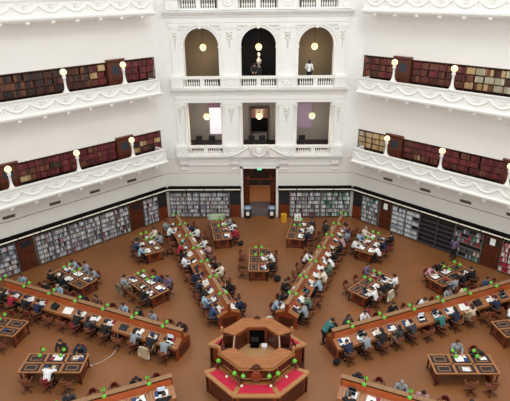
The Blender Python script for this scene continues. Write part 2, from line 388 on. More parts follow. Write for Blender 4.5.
for az in (-45,45):
    balcony(az,ZL,'lower'); balcony(az,ZU,'middle'); balcony(az,ZT,'top')
def lamp_std():
    t=thing('balcony_lamp','x','lamp',(0,0,0))
    MB().lathe([(.19,0),(.2,.06),(.14,.12),(.1,.26),(.075,.4),(.07,.8),(.1,.84),(.12,.95),(.08,1.02),(.11,1.08)],(0,0,0),WHITE,14).build('standard',t)
    MB().box(-.2,.2,-.14,.14,-.02,.05,WHITE).build('base',t)
    MB().ell((0,0,1.22),(.195,.195,.195),GLOBE,18,12).build('globe',t)
    return t
L0=lamp_std(); first=True
for az in (-45,45):
    for zb,wd in ((ZL,'lower'),(ZU,'middle')):
        for x in ((-4.05,.12,4.08) if az<0 else (-4.08,-.15,3.95)):
            near=abs(x*(-1 if az>0 else 1)-4)<.5
            if zb==ZU and not near and abs(x)>1: continue
            lab='white lamp standard with globe, %s on %s balcony, %s wall'%('nearest the corner' if near else ('in the middle' if abs(x)<1 else 'farthest from the corner'),wd,'left' if az<0 else 'right')
            p=W(az,x,A-1.05,zb+1.115)
            if first: L0.location=p; L0.rotation_euler.z=-R(az); L0['label']=lab; L0['group']='balcony lamps'; first=False
            else: dup(L0,p,-R(az),lab,'balcony lamps')
# vents
V0=None
for az in (-45,45):
    for k,x in enumerate((-4.3,-1.4,1.4,4.3)):
        lab='dark slatted wall vent under the lower %s balcony, %s from the corner'%('left' if az<0 else 'right',ORD[(3-k) if az<0 else k])
        p=W(az,x,A,3.88)
        if V0 is None:
            V0=thing('wall_vent',lab,'vent',p,-R(az),'wall vents'); MB().box(-.38,.38,-.03,0,-.1,.1,mat('vent_frame','#a89f95',.7)).build('frame',V0)
            for q in range(4): MB().box(-.34,.34,-.045,-.03,-.075+q*.045,-.05+q*.045,mat('vent_dark','#4b4540',.7)).build('slat',V0)
            MB().box(-.35,.35,-.032,-.03,-.085,.085,mat('vent_back','#6b635c',.7)).build('backing',V0)
        else: dup(V0,p,-R(az),lab)

# ================================================================ BOOKS AND BOOKCASES
BOOKC={}
def bc(h): return mat('cloth_'+h.strip('#'),h,.7)
PAL={'red':['#672029','#752a2f','#561b23','#6b2c2c'],'brown':['#5f3424','#74452f','#4c291e','#6a3f2c'],'tan':['#a9855c','#b99a6e','#9a7650','#c2a67c'],
 'dark':['#3a2420','#2c2226','#453029','#33282a'],'cream':['#a99d88','#c6baa2','#a59780','#b3a68e'],'green':['#2f5a44','#3f7a58','#25483a','#59906c']}
JP=['#cfd0d4','#c0c1c8','#b0b3bc','#d6d2ce','#989ba8','#bcb5b0','#8d8b94','#7b8094','#c2b8b0','#8d4a55','#535869','#5c5656','#d3d6dc','#a7abb6','#a6968c','#7b757e','#c9c7cc','#b5b0b4']
JG=['#3f7a58','#2f5a44','#b9c2b8','#59806c','#dfe3ea','#8d9c94']
JR=['#b3293a','#a4222f','#c23b46','#d9cfc4','#8d1f2c','#c9c2bc']
def hexname(h):
    r,g,b=[int(h[i:i+2],16) for i in (1,3,5)]
    mx,mn=max(r,g,b),min(r,g,b); l=(mx+mn)/2
    if mx-mn<26: return 'white' if l>205 else 'light grey' if l>150 else 'grey' if l>95 else 'black'
    if r==mx and g<r*.5: return 'dark red' if r<150 else 'red'
    if r==mx: return ('pale' if l>185 else 'tan' if l>125 else 'brown')
    if g==mx: return 'green' if l<120 else 'pale green'
    return 'pale blue' if l>170 else 'blue grey' if l>110 else 'dark blue'
BOOKS=[]   # (kind, az, x, z, w, h, d, yfront, hex, where)
def book_geo(mb,x,y,z,w,h,d,m):   # spine faces -y, slightly rounded
    P=[(x+.0,y+.012),(x+w*.3,y),(x+w*.7,y),(x+w,y+.012),(x+w,y+d),(x,y+d)]
    mb.prism(P,z,z+h,m)
def compartments(kind,az,x0,x1,rows,yf,pal,where,wmin,wmax,cw=.6,gapf=.02,fill=1.0):
    n=max(1,round((x1-x0)/cw)); cw=(x1-x0)/n
    for ri,(z,hh) in enumerate(rows):
        for c in range(n):
            g_=.012 if kind=='volume' else .02; a=x0+c*cw+g_; b=x0+(c+1)*cw-g_
            if rnd.random()>fill: continue
            pk=pal(az,(a+b)/2,ri) ; x=a
            end=b-(rnd.random()*.12 if rnd.random()<.3 else 0)
            col=rnd.choice(pk); run=0; pos=0
            while x<end-wmin*.6:
                if run<=0: col=rnd.choice(pk); run=rnd.randint(1,5) if kind=='volume' else rnd.randint(1,2)
                run-=1; pos+=1
                w_=min(rnd.uniform(wmin,wmax),end-x); h=hh*(rnd.uniform(.76,.9) if kind=='volume' else rnd.uniform(.66,.76))
                BOOKS.append((kind,az,x,z,w_*.94,h,.19,yf,col,where+(ri,int((HW-(x if az<0 or (az==0 and x>0) else -x))/cw),pos-1))); x+=w_
def bookcase(az,x0,x1,z0,z1,zs,yf,label,name='bookcase',div=.6,back=SHELFD,edge=None,depth=.3,group=None):
    c=(x0+x1)/2; t=thing(name,label,'bookcase',W(az,c,A,z0),-R(az)); hw=(x1-x0)/2; y0=yf-A-.02; y1=y0+depth; E=edge or WOODD
    MB().box(-hw,hw,y1-.03,y1,0,z1-z0,back).build('back_panel',t)
    for s in (-1,1): MB().box(*sorted((s*hw,s*(hw-.03))),y0,y1-.03,0,z1-z0,E).build('side_panel',t)
    MB().box(-hw+.03,hw-.03,y0,y1-.03,z1-z0-.04,z1-z0,E).build('top_panel',t)
    for z in zs: MB().box(-hw+.03,hw-.03,y0+.005,y1-.03,z-z0-.025,z-z0,E).build('shelf',t)
    n=max(1,round((x1-x0)/div))
    for k in range(1,n): MB().box(-hw+(x1-x0)*k/n-.012,-hw+(x1-x0)*k/n+.012,y0+.01,y1-.03,.04,z1-z0-.04,E).build('divider',t)
    return t
# gallery bookcases
def gpal(az,x,ri):
    up_=GP=='middle'
    d=x*(-1 if az>0 else 1)          # towards the corner = positive
    r=rnd.random()
    if az<0 and up_: return PAL['brown']+PAL['dark'] if d<2 else (PAL['brown']+PAL['red'] if r<.6 else PAL['tan'] if r<.72 else PAL['red'])
    if az<0: return PAL['red'] if r<.45 else PAL['brown']+PAL['red'] if r<.8 else PAL['tan'] if r<.92 else PAL['dark']
    if up_: return (PAL['brown']+PAL['red'] if d>-.3 else (PAL['cream'] if r<.55 and d<-.5 and d>-3 else PAL['tan']+PAL['brown']))
    if d>4.7: return PAL['cream']+PAL['tan']
    return PAL['red'] if r<.6 else PAL['red']+PAL['brown'] if r<.9 else PAL['tan']+PAL['brown']
for az in (-45,45):
    s=-1 if az>0 else 1; side='left' if az<0 else 'right'
    for zb,zt,GP in ((4.98,7.05,'lower'),(9.98,12.28,'middle')):
        rows=[]; z=zt-.05
        rh=.40 if GP=='lower' else .43
        while z-rh>zb: z-=rh; rows.append((z,rh))
        rows=rows[:4]
        for a,b,wd in ((4.72,7.12,'nearest the corner'),(-3.2 if GP=='lower' else -7.0,3.42,'between the two doors' if GP=='lower' else 'farthest from the corner'),(-7.1,-4.4,'farthest from the corner')):
            if GP=='middle' and a==-7.1: continue
            x0,x1=sorted((s*a,s*b))
            segs=1 if b-a<4 else round((b-a)/3.4)
            for q in range(segs):
                xa=x0+(x1-x0)*q/segs; xb=x0+(x1-x0)*(q+1)/segs
                wq=wd if segs==1 else '%s, %s section from the corner'%(wd,ORD[(segs-1-q) if az<0 else q])
                bookcase(az,xa,xb,zb,zt,[r[0] for r in rows],A+.06,'dark built-in bookcase of bound volumes, %s %s gallery, %s'%(GP,side,wq.replace('farthest from the corner, ','').replace('between the two doors, ','')))
                compartments('volume',az,xa+.02,xb-.02,rows[:3],A+.08,gpal,(GP+' '+side+' gallery',),.045,.085)
# gallery doors
def gdoor(az,x,zb,h,w_,label):
    t=thing('gallery_doorcase',label,'door',W(az,x,A,zb),-R(az))
    MB().box(-w_/2,w_/2,.0,.3,0,h,WOODD).build('carcass',t,bevel=.01)
    MB().prism([(-.16,0),(-.19,.04),(-.19,.1),(-.1,.12),(0.05,.12),(.05,0)],-w_/2-.07,w_/2+.07,DOORW,'x',T=Matrix.Translation((0,0,h-.1))).build('cornice',t)
    for s in (-1,1): MB().box(*sorted((s*w_/2,s*(w_/2-.12))),-.06,.0,0,h-.1,WOODD).build('jamb',t)
    d=MB(); d.box(-w_/2+.13,w_/2-.13,-.035,0,.02,h-.22,DOORW); d=d.build('door',t)
    MB().box(-.28,.28,-.05,-.036,h-.95,h-.4,mat('door_pane','#2b323c',.3)).build('window_pane',d)
    for s in (-1,1): MB().box(*sorted((s*.05,s*.3)),-.05,-.036,.15,h-1.1,WOODD).build('panel',d)
    MB().ell((.33,-.07,1.0),(.03,.03,.03),BRASS,8,6).build('knob',d)
for az in (-45,45):
    s=-1 if az>0 else 1; side='left' if az<0 else 'right'
    gdoor(az,s*4.07,9.98,2.45,1.2,'dark wooden doorcase with small pane, middle %s gallery near the corner'%side)
    gdoor(az,s*4.07,4.98,2.25,1.2,'dark wooden doorcase with small pane, lower %s gallery near the corner'%side)
    gdoor(az,s*-3.8,4.98,2.25,1.15,'dark wooden doorcase at the frame edge, lower %s gallery'%side)
# ground floor
GZ=[.12,.46,.80,1.14,1.48,1.82]; GH=.34
def fdoor(az,x,w_,label,board=False,notice=False):
    t=thing('wall_doorcase',label,'door',W(az,x,A,0),-R(az)); h=2.27
    MB().box(-w_/2,w_/2,-.14,-.003,0,h,WOODD).build('frame',t)
    if board:
        MB().box(-w_/2+.05,w_/2-.05,-.17,-.14,1.12,h-.12,mat('black_board','#1b1c22',.5)).build('dark_board',t)
        MB().box(-w_/2+.03,w_/2-.03,-.18,-.14,.03,1.05,mat('panel_wood','#7a3319',.42,kind='wood',hex2='#5c2412',scale=2.2)).build('lower_panel',t); MB().box(-.02,.02,-.19,-.18,.1,1.0,WOODD).build('stile',t)
    else:
        d=MB().box(-w_/2+.09,w_/2-.09,-.18,-.14,.02,h-.1,DOORW).build('door',t)
        for s in (-1,1):
            for z0,z1 in ((.15,.95),(1.1,1.5)): MB().box(*sorted((s*.04,s*(w_/2-.17))),-.195,-.18,z0,z1,WOODD).build('panel',d)
        MB().box(-w_/2+.17,w_/2-.17,-.2,-.18,1.6,h-.2,mat('black_board','#1b1c22',.5)).build('dark_pane',d)
        MB().ell((w_/2-.14,-.21,1.0),(.03,.03,.03),BRASS,8,6).build('knob',d)
    if notice: tag(MB().box(-.16,.16,-.006,0,0,.46,PAPER).build('notice',None,W(az,x,A-.205,1.62),-R(az)),'white paper notice on the dark pane of the door%s'%notice,'notice')
def gcase(az,x0,x1,label,pal,fill=1.0,wmin=.03,wmax=.085,back=SHELFD,key=''):
    bookcase(az,x0,x1,0,2.25,GZ,A-.24,label,'journal_bookcase',1.3,back,mat('shelf_grey','#6d6866',.6) if fill>.5 else mat('shelf_black','#47474b',.4),.235)
    if fill>0: compartments('journal',az,x0+.03,x1-.03,[(z,GH) for z in GZ],A-.23,lambda a,x,r:pal,(key,),wmin,wmax,.42,fill=fill)
gcase(0,-7.0,-4.7,'bookcase of pale journals against the facing wall, left corner end',JP,key='left facing-wall shelves'); gcase(0,-4.66,-2.36,'bookcase of pale journals on facing wall beside the left dark board',JP,key='left facing-wall shelves')
fdoor(0,-1.9,.84,'wooden panel with black board left of the central doorway',True)
fdoor(0,1.9,.84,'wooden panel with black board right of the central doorway',True)
gcase(0,2.36,4.7,'bookcase of pale journals on facing wall beside the right dark board',JP,key='right facing-wall shelves'); gcase(0,4.74,7.0,'bookcase with green and grey volumes, facing wall right corner end',JP+JG*2,key='right facing-wall shelves')
fdoor(-45,6.62,.84,'wooden panel with black board on left wall at the corner',True)
gcase(-45,4.88,6.16,'narrow bookcase of pale journals between board and door, left wall',JP,key='left wall shelves')
fdoor(-45,4.28,1.1,'panelled wooden door in the left wall near the corner')
for k in range(6):
    x=3.66-1.14*k
    gcase(-45,x-1.12,x,'tall bookcase of pale journals on the left wall, %s from the corner door'%ORD[k],JP if k else JP+['#6b2430','#5a2a33','#6b2430'],key='left wall shelves')
fdoor(-45,-3.78,1.1,'panelled wooden door in the left wall near the frame edge')
gcase(-45,-6.9,-4.4,'bookcase of grey journals on the left wall beyond the door',JP,key='left wall shelves')
fdoor(45,-6.62,.84,'wooden panel with black board on right wall at the corner',True)
gcase(45,-6.16,-4.74,'narrow bookcase with green folders beside the corner board, right wall',JP+JG,key='right wall shelves')
fdoor(45,-4.14,1.0,'panelled wooden door in the right wall near the corner',False,' near the corner')
gcase(45,-3.6,-2.5,'bookcase of white journals beside the corner door, right wall',JP[:5],key='right wall shelves'); gcase(45,-2.48,-1.4,'bookcase of white journals next to the empty shelves, right wall',JP[:5],.8,key='right wall shelves')
gcase(45,-1.38,-.1,'empty black shelving unit beside the white journals, right wall',JP,.0)
gcase(45,-.08,1.1,'nearly empty black shelving unit in middle of right wall',JP,.07,key='right wall shelves')
gcase(45,1.12,2.98,'bookcase of red and grey journals left of the door, right wall',JR[:2]+JP[5:12]+JG[:3]+['#3a3438','#4a4545'],.7,key='right wall shelves')
fdoor(45,3.56,1.1,'panelled wooden door in the right wall near the frame edge',False,' near the frame edge')
gcase(45,4.15,6.9,'bookcase of red journals beyond the door, right wall',JR,key='right wall shelves')
# individuals: the ones showing largest; the rest one object per kind
camp=Vector((0.373,-17.724,16.712))
def px(P):
    d=P-camp; z=d.dot(fw); return 255+490.48*d.dot(r2)/z,200.5-490.48*d.dot(u2)/z
for kind,cat,nm in (('volume','book','bound_volume'),('journal','journal','journal')):
    L=[]
    for b in BOOKS:
        if b[0]!=kind: continue
        P=W(b[1],b[2]+b[4]/2,b[7],b[3]+b[5]/2); x,y=px(P)
        vis=-3<x<513 and -3<y<404
        L.append((0 if vis else 1,(P-camp).length/(b[4]**.5),b,P))
    L.sort(key=lambda q:(q[0],q[1])); rest=MB(); cache={}; cnt={}
    loc_sorted=sorted(L[:300],key=lambda q:(q[2][9],q[2][1],q[2][2]))
    for vis,dd,b,P in loc_sorted:
        _,az,x,z,w_,h,d,yf,col,wh=b
        o=MB(); book_geo(o,-w_/2,0,0,w_,h,d,bc(col)); o=o.build(nm,None,W(az,x+w_/2,yf,z),-R(az))
        k=(wh,hexname(col)); cnt[k]=cnt.get(k,0)+1
        sh=ORD[wh[1]] if kind=='volume' else ORD[5-wh[1]]; wn='volume' if kind=='volume' else 'journal'
        tag(o,'%s %s, %s of %s compartment from corner, %s shelf down, %s'%(hexname(col),wn,ORD[wh[3]],ORD[wh[2]],sh,wh[0].replace(' shelves','').replace('facing-wall','facing wall')),cat,'%ss on the %s'%(wn,wh[0]))
    for vis,dd,b,P in L[300:]:
        _,az,x,z,w_,h,d,yf,col,wh=b
        T=Matrix.Translation(W(az,x,yf,z))@Matrix.Rotation(-R(az),4,'Z')
        P2=[(0,.01),(w_*.5,0),(w_,.01),(w_,d),(0,d)]; rest.prism(P2,0,h,bc(col),T=T)
    tag(rest.build('shelved_%ss'%kind),'the remaining %s filling the shelves around the room'%('dark red and brown bound volumes' if kind=='volume' else 'pale journals and magazines'),cat+'s',None,'stuff')

# ================================================================ LONG DESKS
RI,RO=3.95,15.75; DH=.76; DW=.62
LD={-22.5:('back left long desk',),22.5:('back right long desk',),-67.5:('left long desk',),67.5:('right long desk',),-112.5:('front left cut-off desk',),112.5:('front right cut-off desk',)}
SLOT=[4.47+.9125*k for k in range(13)]
def sideword(az,s):
    if abs(az)<30: return 'outer side' if s*az>0 else 'inner side'
    return 'near side' if s*az>0 else 'far side'
def sw(az,s):
    # az=-67.5: s=-1 is the camera side; az=67.5: s=+1 is
    return sideword(az,s)
SLP=.46
def zt(x): return .76+(DW-abs(x))*SLP
def slab(mb,s,xa,xb,y0,y1,h,m,dn=0):      # board lying on the sloped reading surface
    P=[(s*xa,zt(xa)-dn),(s*xb,zt(xb)-dn),(s*xb,zt(xb)+h),(s*xa,zt(xa)+h)]
    mb.prism(P,y0,y1,m,'y')
def long_desk():
    t=thing('reading_desk','x','desk',(0,0,0)); L=(RO-RI)/2
    for s in (-1,1):
        m=MB(); slab(m,s,.09,DW,-L-.03,L+.03,0,WOOD,.045); m.build('worktop',t)
        MB().box(*sorted((s*DW,s*(DW-.045))),-L,L,.64,.715,WOODL).build('apron',t)
        for k in range(0,14,2):
            y=-L+.06+(2*L-.12)*k/13
            MB().box(*sorted((s*.12,s*.58)),y-.035,y+.035,0.004,.73,WOODD).build('support_panel',t)
        for k in range(12):
            y=SLOT[k]-9.85+.456; m=MB(); slab(m,s,.12,DW-.03,y-.02,y+.02,.018,WOODL); m.build('place_divider',t)
        m=MB(); slab(m,s,DW-.03,DW,-L,L,.02,WOODL); m.build('edge_lip',t)
        for k in range(13):
            y=SLOT[k]-9.85; m=MB(); slab(m,s,.2,.52,y-.25,y+.25,.006,LEATHER)
            for y0,y1 in ((y-.32,y-.28),(y+.28,y+.32)): slab(m,s,.16,.56,y0,y1,.012,WOODL)
            slab(m,s,.14,.17,y-.32,y+.32,.012,WOODL); m.build('leather_inset',t)
    MB().box(-.09,.09,-L+.03,L-.03,.0,1.43,WOODP).build('partition',t)
    MB().box(-.115,.115,-L-.03,L+.03,1.43,1.48,CAPW).build('partition_cap',t,bevel=.01)
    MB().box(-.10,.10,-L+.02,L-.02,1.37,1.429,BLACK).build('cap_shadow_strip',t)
    for s in (-1,1):
        P=[(-DW,0),(DW,0),(DW,zt(DW)-.047),(.092,zt(.092)-.047),(.092,1.429),(-.092,1.429),(-.092,zt(.092)-.047),(-DW,zt(DW)-.047)]
        MB().prism(P,*sorted((s*(L+.012),s*(L-.05))),WOODR,'y').build('end_panel',t)
        MB().box(-.4,.4,*sorted((s*(L+.012),s*(L+.03))),.12,.6,WOODD).build('raised_panel',t)
    return t
D0=long_desk(); first=True
for az,(wd,) in LD.items():
    lab={'back left long desk':'long wooden reading desk running back-left from the rostrum to the corner','back right long desk':'long wooden reading desk running back-right from the rostrum to the corner',
     'left long desk':'long wooden reading desk running from the rostrum to the left edge','right long desk':'long wooden reading desk running from the rostrum to the right edge',
     'front left cut-off desk':'long wooden reading desk cut off by the bottom edge, left','front right cut-off desk':'long wooden reading desk cut off by the bottom edge, right'}[wd]
    p=W(az,0,(RI+RO)/2)
    if first: D0.location=p; D0.rotation_euler.z=-R(az); D0['label']=lab; D0['group']='long radial reading desks'; first=False
    else: dup(D0,p,-R(az),lab,'long radial reading desks')
# lamps
def lampmk(zs):
    t=thing('desk_lamp','x','lamp',(0,0,0)); h=zs+.28
    MB().lathe([(.06,0),(.05,.02),(.018,.04),(.016,h-.06),(.028,h-.04),(.02,h),(.005,h+.04)],(0,0,0),WOODD,8).build('post',t)
    for s in (-1,1):
        MB().tube([(0,0,h-.1),(s*.1,0,h-.06),(s*.19,0,h-.09),(s*.19,0,zs+.10)],.012,BRASS,6).build('arm',t)
        MB().lathe([(.03,.10),(.06,.085),(.09,.03),(.095,-.01),(.085,-.03)][::-1],(s*.19,0,zs),GREEN,12).build('green_shade',t)
    return t
LAMPS={}
def put_lamp(p,rz,lab,group,zs=.03):
    if zs not in LAMPS:
        l=lampmk(zs); LAMPS[zs]=l; l.location=p; l.rotation_euler.z=rz; l['label']=lab; l['group']=group
    else: dup(LAMPS[zs],p,rz,lab,group)
for az,(wd,) in LD.items():
    for k in range(7):
        if abs(az)>100 and k>(2 if az>0 else 4): continue
        put_lamp(W(az,0,4.93+1.825*k,1.48),-R(az),'double green-shaded lamp, %s from the rostrum on the %s'%(ORD[k],wd),'green double lamps on the desks')

# ================================================================ TABLES
TL,TW=1.45,.635
def table():
    t=thing('reading_table','x','table',(0,0,0))
    MB().box(-TW,TW,-TL,TL,DH-.06,DH,WOOD).build('tabletop',t,bevel=.008)
    m=MB()
    for a,b,c,d in ((-TW,-TW+.05,-TL,TL),(TW-.05,TW,-TL,TL),(-TW,TW,-TL,-TL+.06),(-TW,TW,TL-.06,TL),(-.025,.025,-TL,TL)): m.box(a,b,c,d,DH,DH+.014,WOODL)
    for y in (-TL/3,TL/3): m.box(-TW,TW,y-.03,y+.03,DH,DH+.013,WOODL)
    m.build('edge_moulding',t)
    for s in (-1,1):
        for j in (-1,0,1):
            y=j*TL*2/3*.985; m=MB(); x0,x1=sorted((s*.06,s*.56)); m.box(x0,x1,y-.40,y+.40,DH,DH+.006,LEATHER)
            for q in ((x0+.09,x1-.09,y-.27,y-.235),(x0+.09,x1-.09,y+.235,y+.27),(x0+.09,x0+.125,y-.27,y+.27),(x1-.125,x1-.09,y-.27,y+.27)): m.box(*q,DH+.006,DH+.012,WOODL)
            m.build('leather_inset',t)
    for e in (-1,1):
        c=e*(TL-.22); MB().box(-.42,.42,c-.05,c+.05,.1,DH-.06,WOODR).build('end_panel',t)
        MB().box(-.25,.25,*sorted((c+e*.05,c+e*.07)),.2,.6,WOODD).build('raised_panel',t)
        MB().box(-.5,.5,c-.08,c+.08,0,.1,WOODD).build('foot',t,bevel=.02)
        for s in (-1,1): MB().lathe([(.045,0),(.05,.1),(.03,.16),(.045,.4),(.035,.62),(.05,.66),(.05,.7)],(s*.55,e*(TL-.09),0),WOODD,10).build('leg',t)
    MB().box(-.03,.03,-TL+.3,TL-.3,.2,.42,WOODD).build('stretcher',t)
    return t
T0=table()
TBL=[(0,9.43,'inner centre table'),(-11.5,13.8,'table left of the doorway'),(11.5,13.8,'table right of the doorway'),
 (-45,9.3,'left sector inner table'),(-33.5,13.8,'left sector table by the corner'),(-56.5,13.4,'left sector outer table'),
 (45,9.3,'right sector inner table'),(33.5,13.8,'right sector table by the corner'),(56.5,13.8,'right sector outer table'),
 (-90,9.43,'front left table'),(90,9.43,'front right table'),(-78.5,13.8,'left edge table'),(78.5,13.8,'right edge table')]
TP={}
for k,(az,r,wd) in enumerate(TBL):
    p=W(az,0,r); TP[wd]=(az,r); lab='rectangular reading table with six dark insets, '+{
     'inner centre table':'on the centre axis behind the rostrum','table left of the doorway':'in front of the doorway, left one','table right of the doorway':'in front of the doorway, right one',
     'left sector inner table':'behind the left long desk, nearest the rostrum','left sector table by the corner':'beside the far end of back left desk','left sector outer table':'near the left wall bookcases',
     'right sector inner table':'behind the right long desk, nearest the rostrum','right sector table by the corner':'beside far end of back right desk','right sector outer table':'near the right wall shelves',
     'front left table':'complete one at lower left','front right table':'complete one at lower right','left edge table':'cut by the left edge','right edge table':'cut by the right edge'}[wd]
    if k==0: T0.location=p; T0.rotation_euler.z=-R(az); T0['label']=lab; T0['group']='reading tables'
    else: dup(T0,p,-R(az),lab,'reading tables')
    for j in (-1,1): put_lamp(W(az,0,r+j*.48,DH+.0),-R(az),'double green-shaded lamp on the %s, %s end'%(wd,'inner' if j<0 else 'outer'),'green double lamps on the tables',.6)

# ================================================================ ROSTRUM
def octv(ap,k): r=ap/math.cos(PI/8); a=R(22.5+45*k); return (r*math.sin(a),r*math.cos(a))
def seg(mb,ai,ao,z0,z1,k,m,zi=None,sh=0):     # side k centred on azimuth 45k
    P=[octv(ai,k-1),octv(ao,k-1),octv(ao,k),octv(ai,k)]
    if sh:
        def lp(a,b,t): return (a[0]+(b[0]-a[0])*t,a[1]+(b[1]-a[1])*t)
        P=[lp(P[0],P[3],sh),lp(P[1],P[2],sh),lp(P[2],P[1],sh),lp(P[3],P[0],sh)]
    zi=zi if zi is not None else z1
    vs=[(x,y,z0) for x,y in P]+[(P[0][0],P[0][1],zi),(P[1][0],P[1][1],z1),(P[2][0],P[2][1],z1),(P[3][0],P[3][1],zi)]
    mb.add(vs,[(0,1,2,3),(7,6,5,4),(0,4,5,1),(1,5,6,2),(2,6,7,3),(3,7,4,0)],m)
ro=thing('rostrum','octagonal raised wooden librarians\' rostrum with red baize counters in the room centre','rostrum')
m=MB(); [seg(m,.9,2.24,0,.12,k,WOODD) for k in range(8)]; m.build('plinth',ro)
CK=(7,0,1,3,4,5)
m=MB(); [seg(m,1.55,2.2,.12,1.0,k,WOODR) for k in CK]; [seg(m,1.5,1.62,.12,1.3,k,WOODD) for k in (2,6)]; m.build('lower_body',ro)
for k in CK:
    m=MB(); seg(m,2.2,2.23,.22,.9,k,WOODD,sh=.12); m.build('raised_panel',ro)
for k in CK:
    c=MB(); seg(c,2.16,2.34,1.0,1.10,k,WOODL); seg(c,1.56,1.74,1.0,1.2,k,WOOD); 
    c=c.build('counter_frame',ro,bevel=.01)
    b=MB(); seg(b,1.70,2.18,1.0,1.095,k,BAIZE,zi=1.17,sh=.07); b.build('baize_inset',ro)
for k in range(8):
    x,y=octv(1.93,k); a=math.atan2(x,y)
    T=Matrix.Rotation(-a,4,'Z')
    MB().box(-.10,.10,1.70,2.49,1.0,1.125,WOODL,T).build('corner_mitre',ro)
    s_=MB(); s_.tube([(0,1.86,1.13),(0,1.9,1.28),(0,1.82,1.42),(0,1.76,1.62)],[.07,.075,.05,.04],WOODD,8,T); s_.ell((0,1.9,1.24),(.06,.11,.11),WOODR,10,8,T); s_.build('scroll_bracket',ro)
    MB().lathe([(.07,0),(.07,1.0),(.09,1.02),(.09,1.1)],(octv(2.2,k)[0],octv(2.2,k)[1],0),WOODD,8).build('corner_post',ro)
for ks,nm in (((-1,0,1),'back'),((3,4,5),'front')):
    m=MB(); [seg(m,1.48,1.56,1.0,1.95,k,WOODD) for k in ks]; u=m.build('upper_panelling',ro)
    m=MB(); [seg(m,1.56,1.575,1.3,1.36,k,WOODL,sh=.08) for k in ks]; [seg(m,1.56,1.575,1.75,1.82,k,WOODR,sh=.05) for k in ks]; m.build('panel_rail',u)
    m=MB(); [seg(m,1.02,1.10,1.03,1.95,k,WOODR) for k in ks]; inn=m.build('inner_panelling',ro)
    m=MB(); [seg(m,1.005,1.02,1.15,1.85,k,WOODD,sh=.09) for k in ks]; m.build('inner_raised_panels',inn)
    m=MB(); [seg(m,1.0,1.68,1.97,2.05,k,WOOD) for k in ks]; cw=m.build('upper_counter',ro,bevel=.012)
    m=MB(); [seg(m,1.62,1.70,1.90,1.97,k,WOODL) for k in ks]; m.build('counter_edge',cw)
    m=MB(); m.add([(0,0,0)],[],WOODR)
    for k in (min(ks)-1,max(ks)):
        x,y=octv(1.62,k); m2=MB().lathe([(.06,0),(.07,.06),(.04,.1),(.06,.16),(.07,.22),(.02,.29)],(x,y,2.05),WOODL,10); m2.build('finial',ro)
for k in (2,6):    # low side cabinets with open tops
    m=MB(); seg(m,1.02,1.56,.6,1.3,k,WOODD); seg(m,1.02,1.08,1.3,1.97,k,WOODD); seg(m,1.48,1.56,1.3,1.6,k,WOODD); c=m.build('side_cabinet',ro)
    m=MB(); seg(m,1.0,1.05,1.97,2.01,k,mat('pale_edge','#a98f7a',.5)); m.build('pale_edge_strip',c)
    sg=1 if k==2 else -1
    for e in (-1,1): MB().box(*sorted((sg*1.04,sg*1.56)),*sorted((e*.42,e*.46)),1.3,2.0,WOODD).build('cabinet_side',ro)
MB().box(-.36,.36,.99,1.01,1.06,1.85,BLACK).build('recess_shade',ro)  # flat black panel painting the darkness of an opening in the panelling
m=MB(); m.prism([octv(1.03,k) for k in range(8)],.12,1.05,mat('dais_floor','#b98a5e',.35)); m.build('dais_floor',ro)
# carved crest in the middle of front and back
for s,nm in ((-1,'front'),(1,'back')):
    m=MB(); m.ell((0,s*1.66,2.02),(.16,.09,.13),WOODD,12,8); m.prism([(-.3,1.95),(.3,1.95),(.12,2.1),(0,2.2),(-.12,2.1)],*sorted((s*1.6,s*1.7)),WOODD,'y')
    if s<0: m.ell((0,-1.66,1.62),(.22,.07,.26),WOODR,12,10); m.tube([(-.3,-1.64,1.75),(-.2,-1.68,1.45),(0,-1.7,1.36),(.2,-1.68,1.45),(.3,-1.64,1.75)],.04,WOODR,8)
    m.build('carved_crest',ro)
RL0=None
for k,(az,tt) in enumerate(((135,-.56),(135,.5),(180,-.55),(180,.55),(225,-.5),(225,.56))):
    p=W(az,tt,1.80,1.95); pos=['right rear','right front','front right','front left','left front','left rear'][k]
    lab='small green glass lamp hanging from the rostrum counter, %s of the six'%pos
    if RL0 is None:
        RL0=thing('rostrum_lamp',lab,'lamp',p,-R(az),'green rostrum lamps')
        MB().tube([(0,-.12,-.02),(0,-.03,.02),(0,0,-.05),(0,0,-.18)],.012,BRASS,6).build('bracket',RL0); MB().lathe([(.06,-.09),(.095,-.06),(.1,0),(.06,.07),(.02,.09)],(0,0,-.24),GREEN,12).build('green_shade',RL0)
    else: dup(RL0,p,-R(az),lab,'green rostrum lamps')
K0=None
for k,(az,tt) in enumerate(((135,0),(180,.62),(180,-.62),(225,0))):
    p=W(az,tt,1.83,1.145); lab='small round white porcelain inkwell on the rostrum baize, %s of the four'%['right side','front right','front left','left side'][k]
    lab='small round white pot on the rostrum baize, %s'%['on the right diagonal','at right of front counter','at left of front counter','on the left diagonal'][[0,2,1,3][k]]
    if K0 is None: K0=tag(MB().lathe([(.05,0),(.065,.04),(.06,.08),(.03,.1)],(0,0,0),PAPER2,12).build('round_pot',None,p),lab,'pot','white pots on the rostrum')
    else: dup(K0,p,0,lab)
t=thing('computer','black computer with monitor inside the back of the rostrum','computer',(-.1,.8,1.05),PI)
MB().box(-.18,.18,-.02,.02,.3,.56,SCREEN).build('monitor',t); MB().box(-.03,.03,-.02,.04,.22,.31,BLACK).build('stand',t); MB().box(-.22,.22,-.12,.12,.18,.22,BLACK).build('desk_shelf',t); MB().box(-.2,.2,-.1,.1,0,.18,BLACK).build('cabinet',t)
t=thing('storage_box','white storage box on the rostrum floor beside the computer','box',(.34,.72,1.05)); MB().box(-.12,.12,-.12,.12,0,.14,PAPER).build('carton',t); MB().box(-.13,.13,-.13,.13,.14,.17,PAPER).build('lid',t)

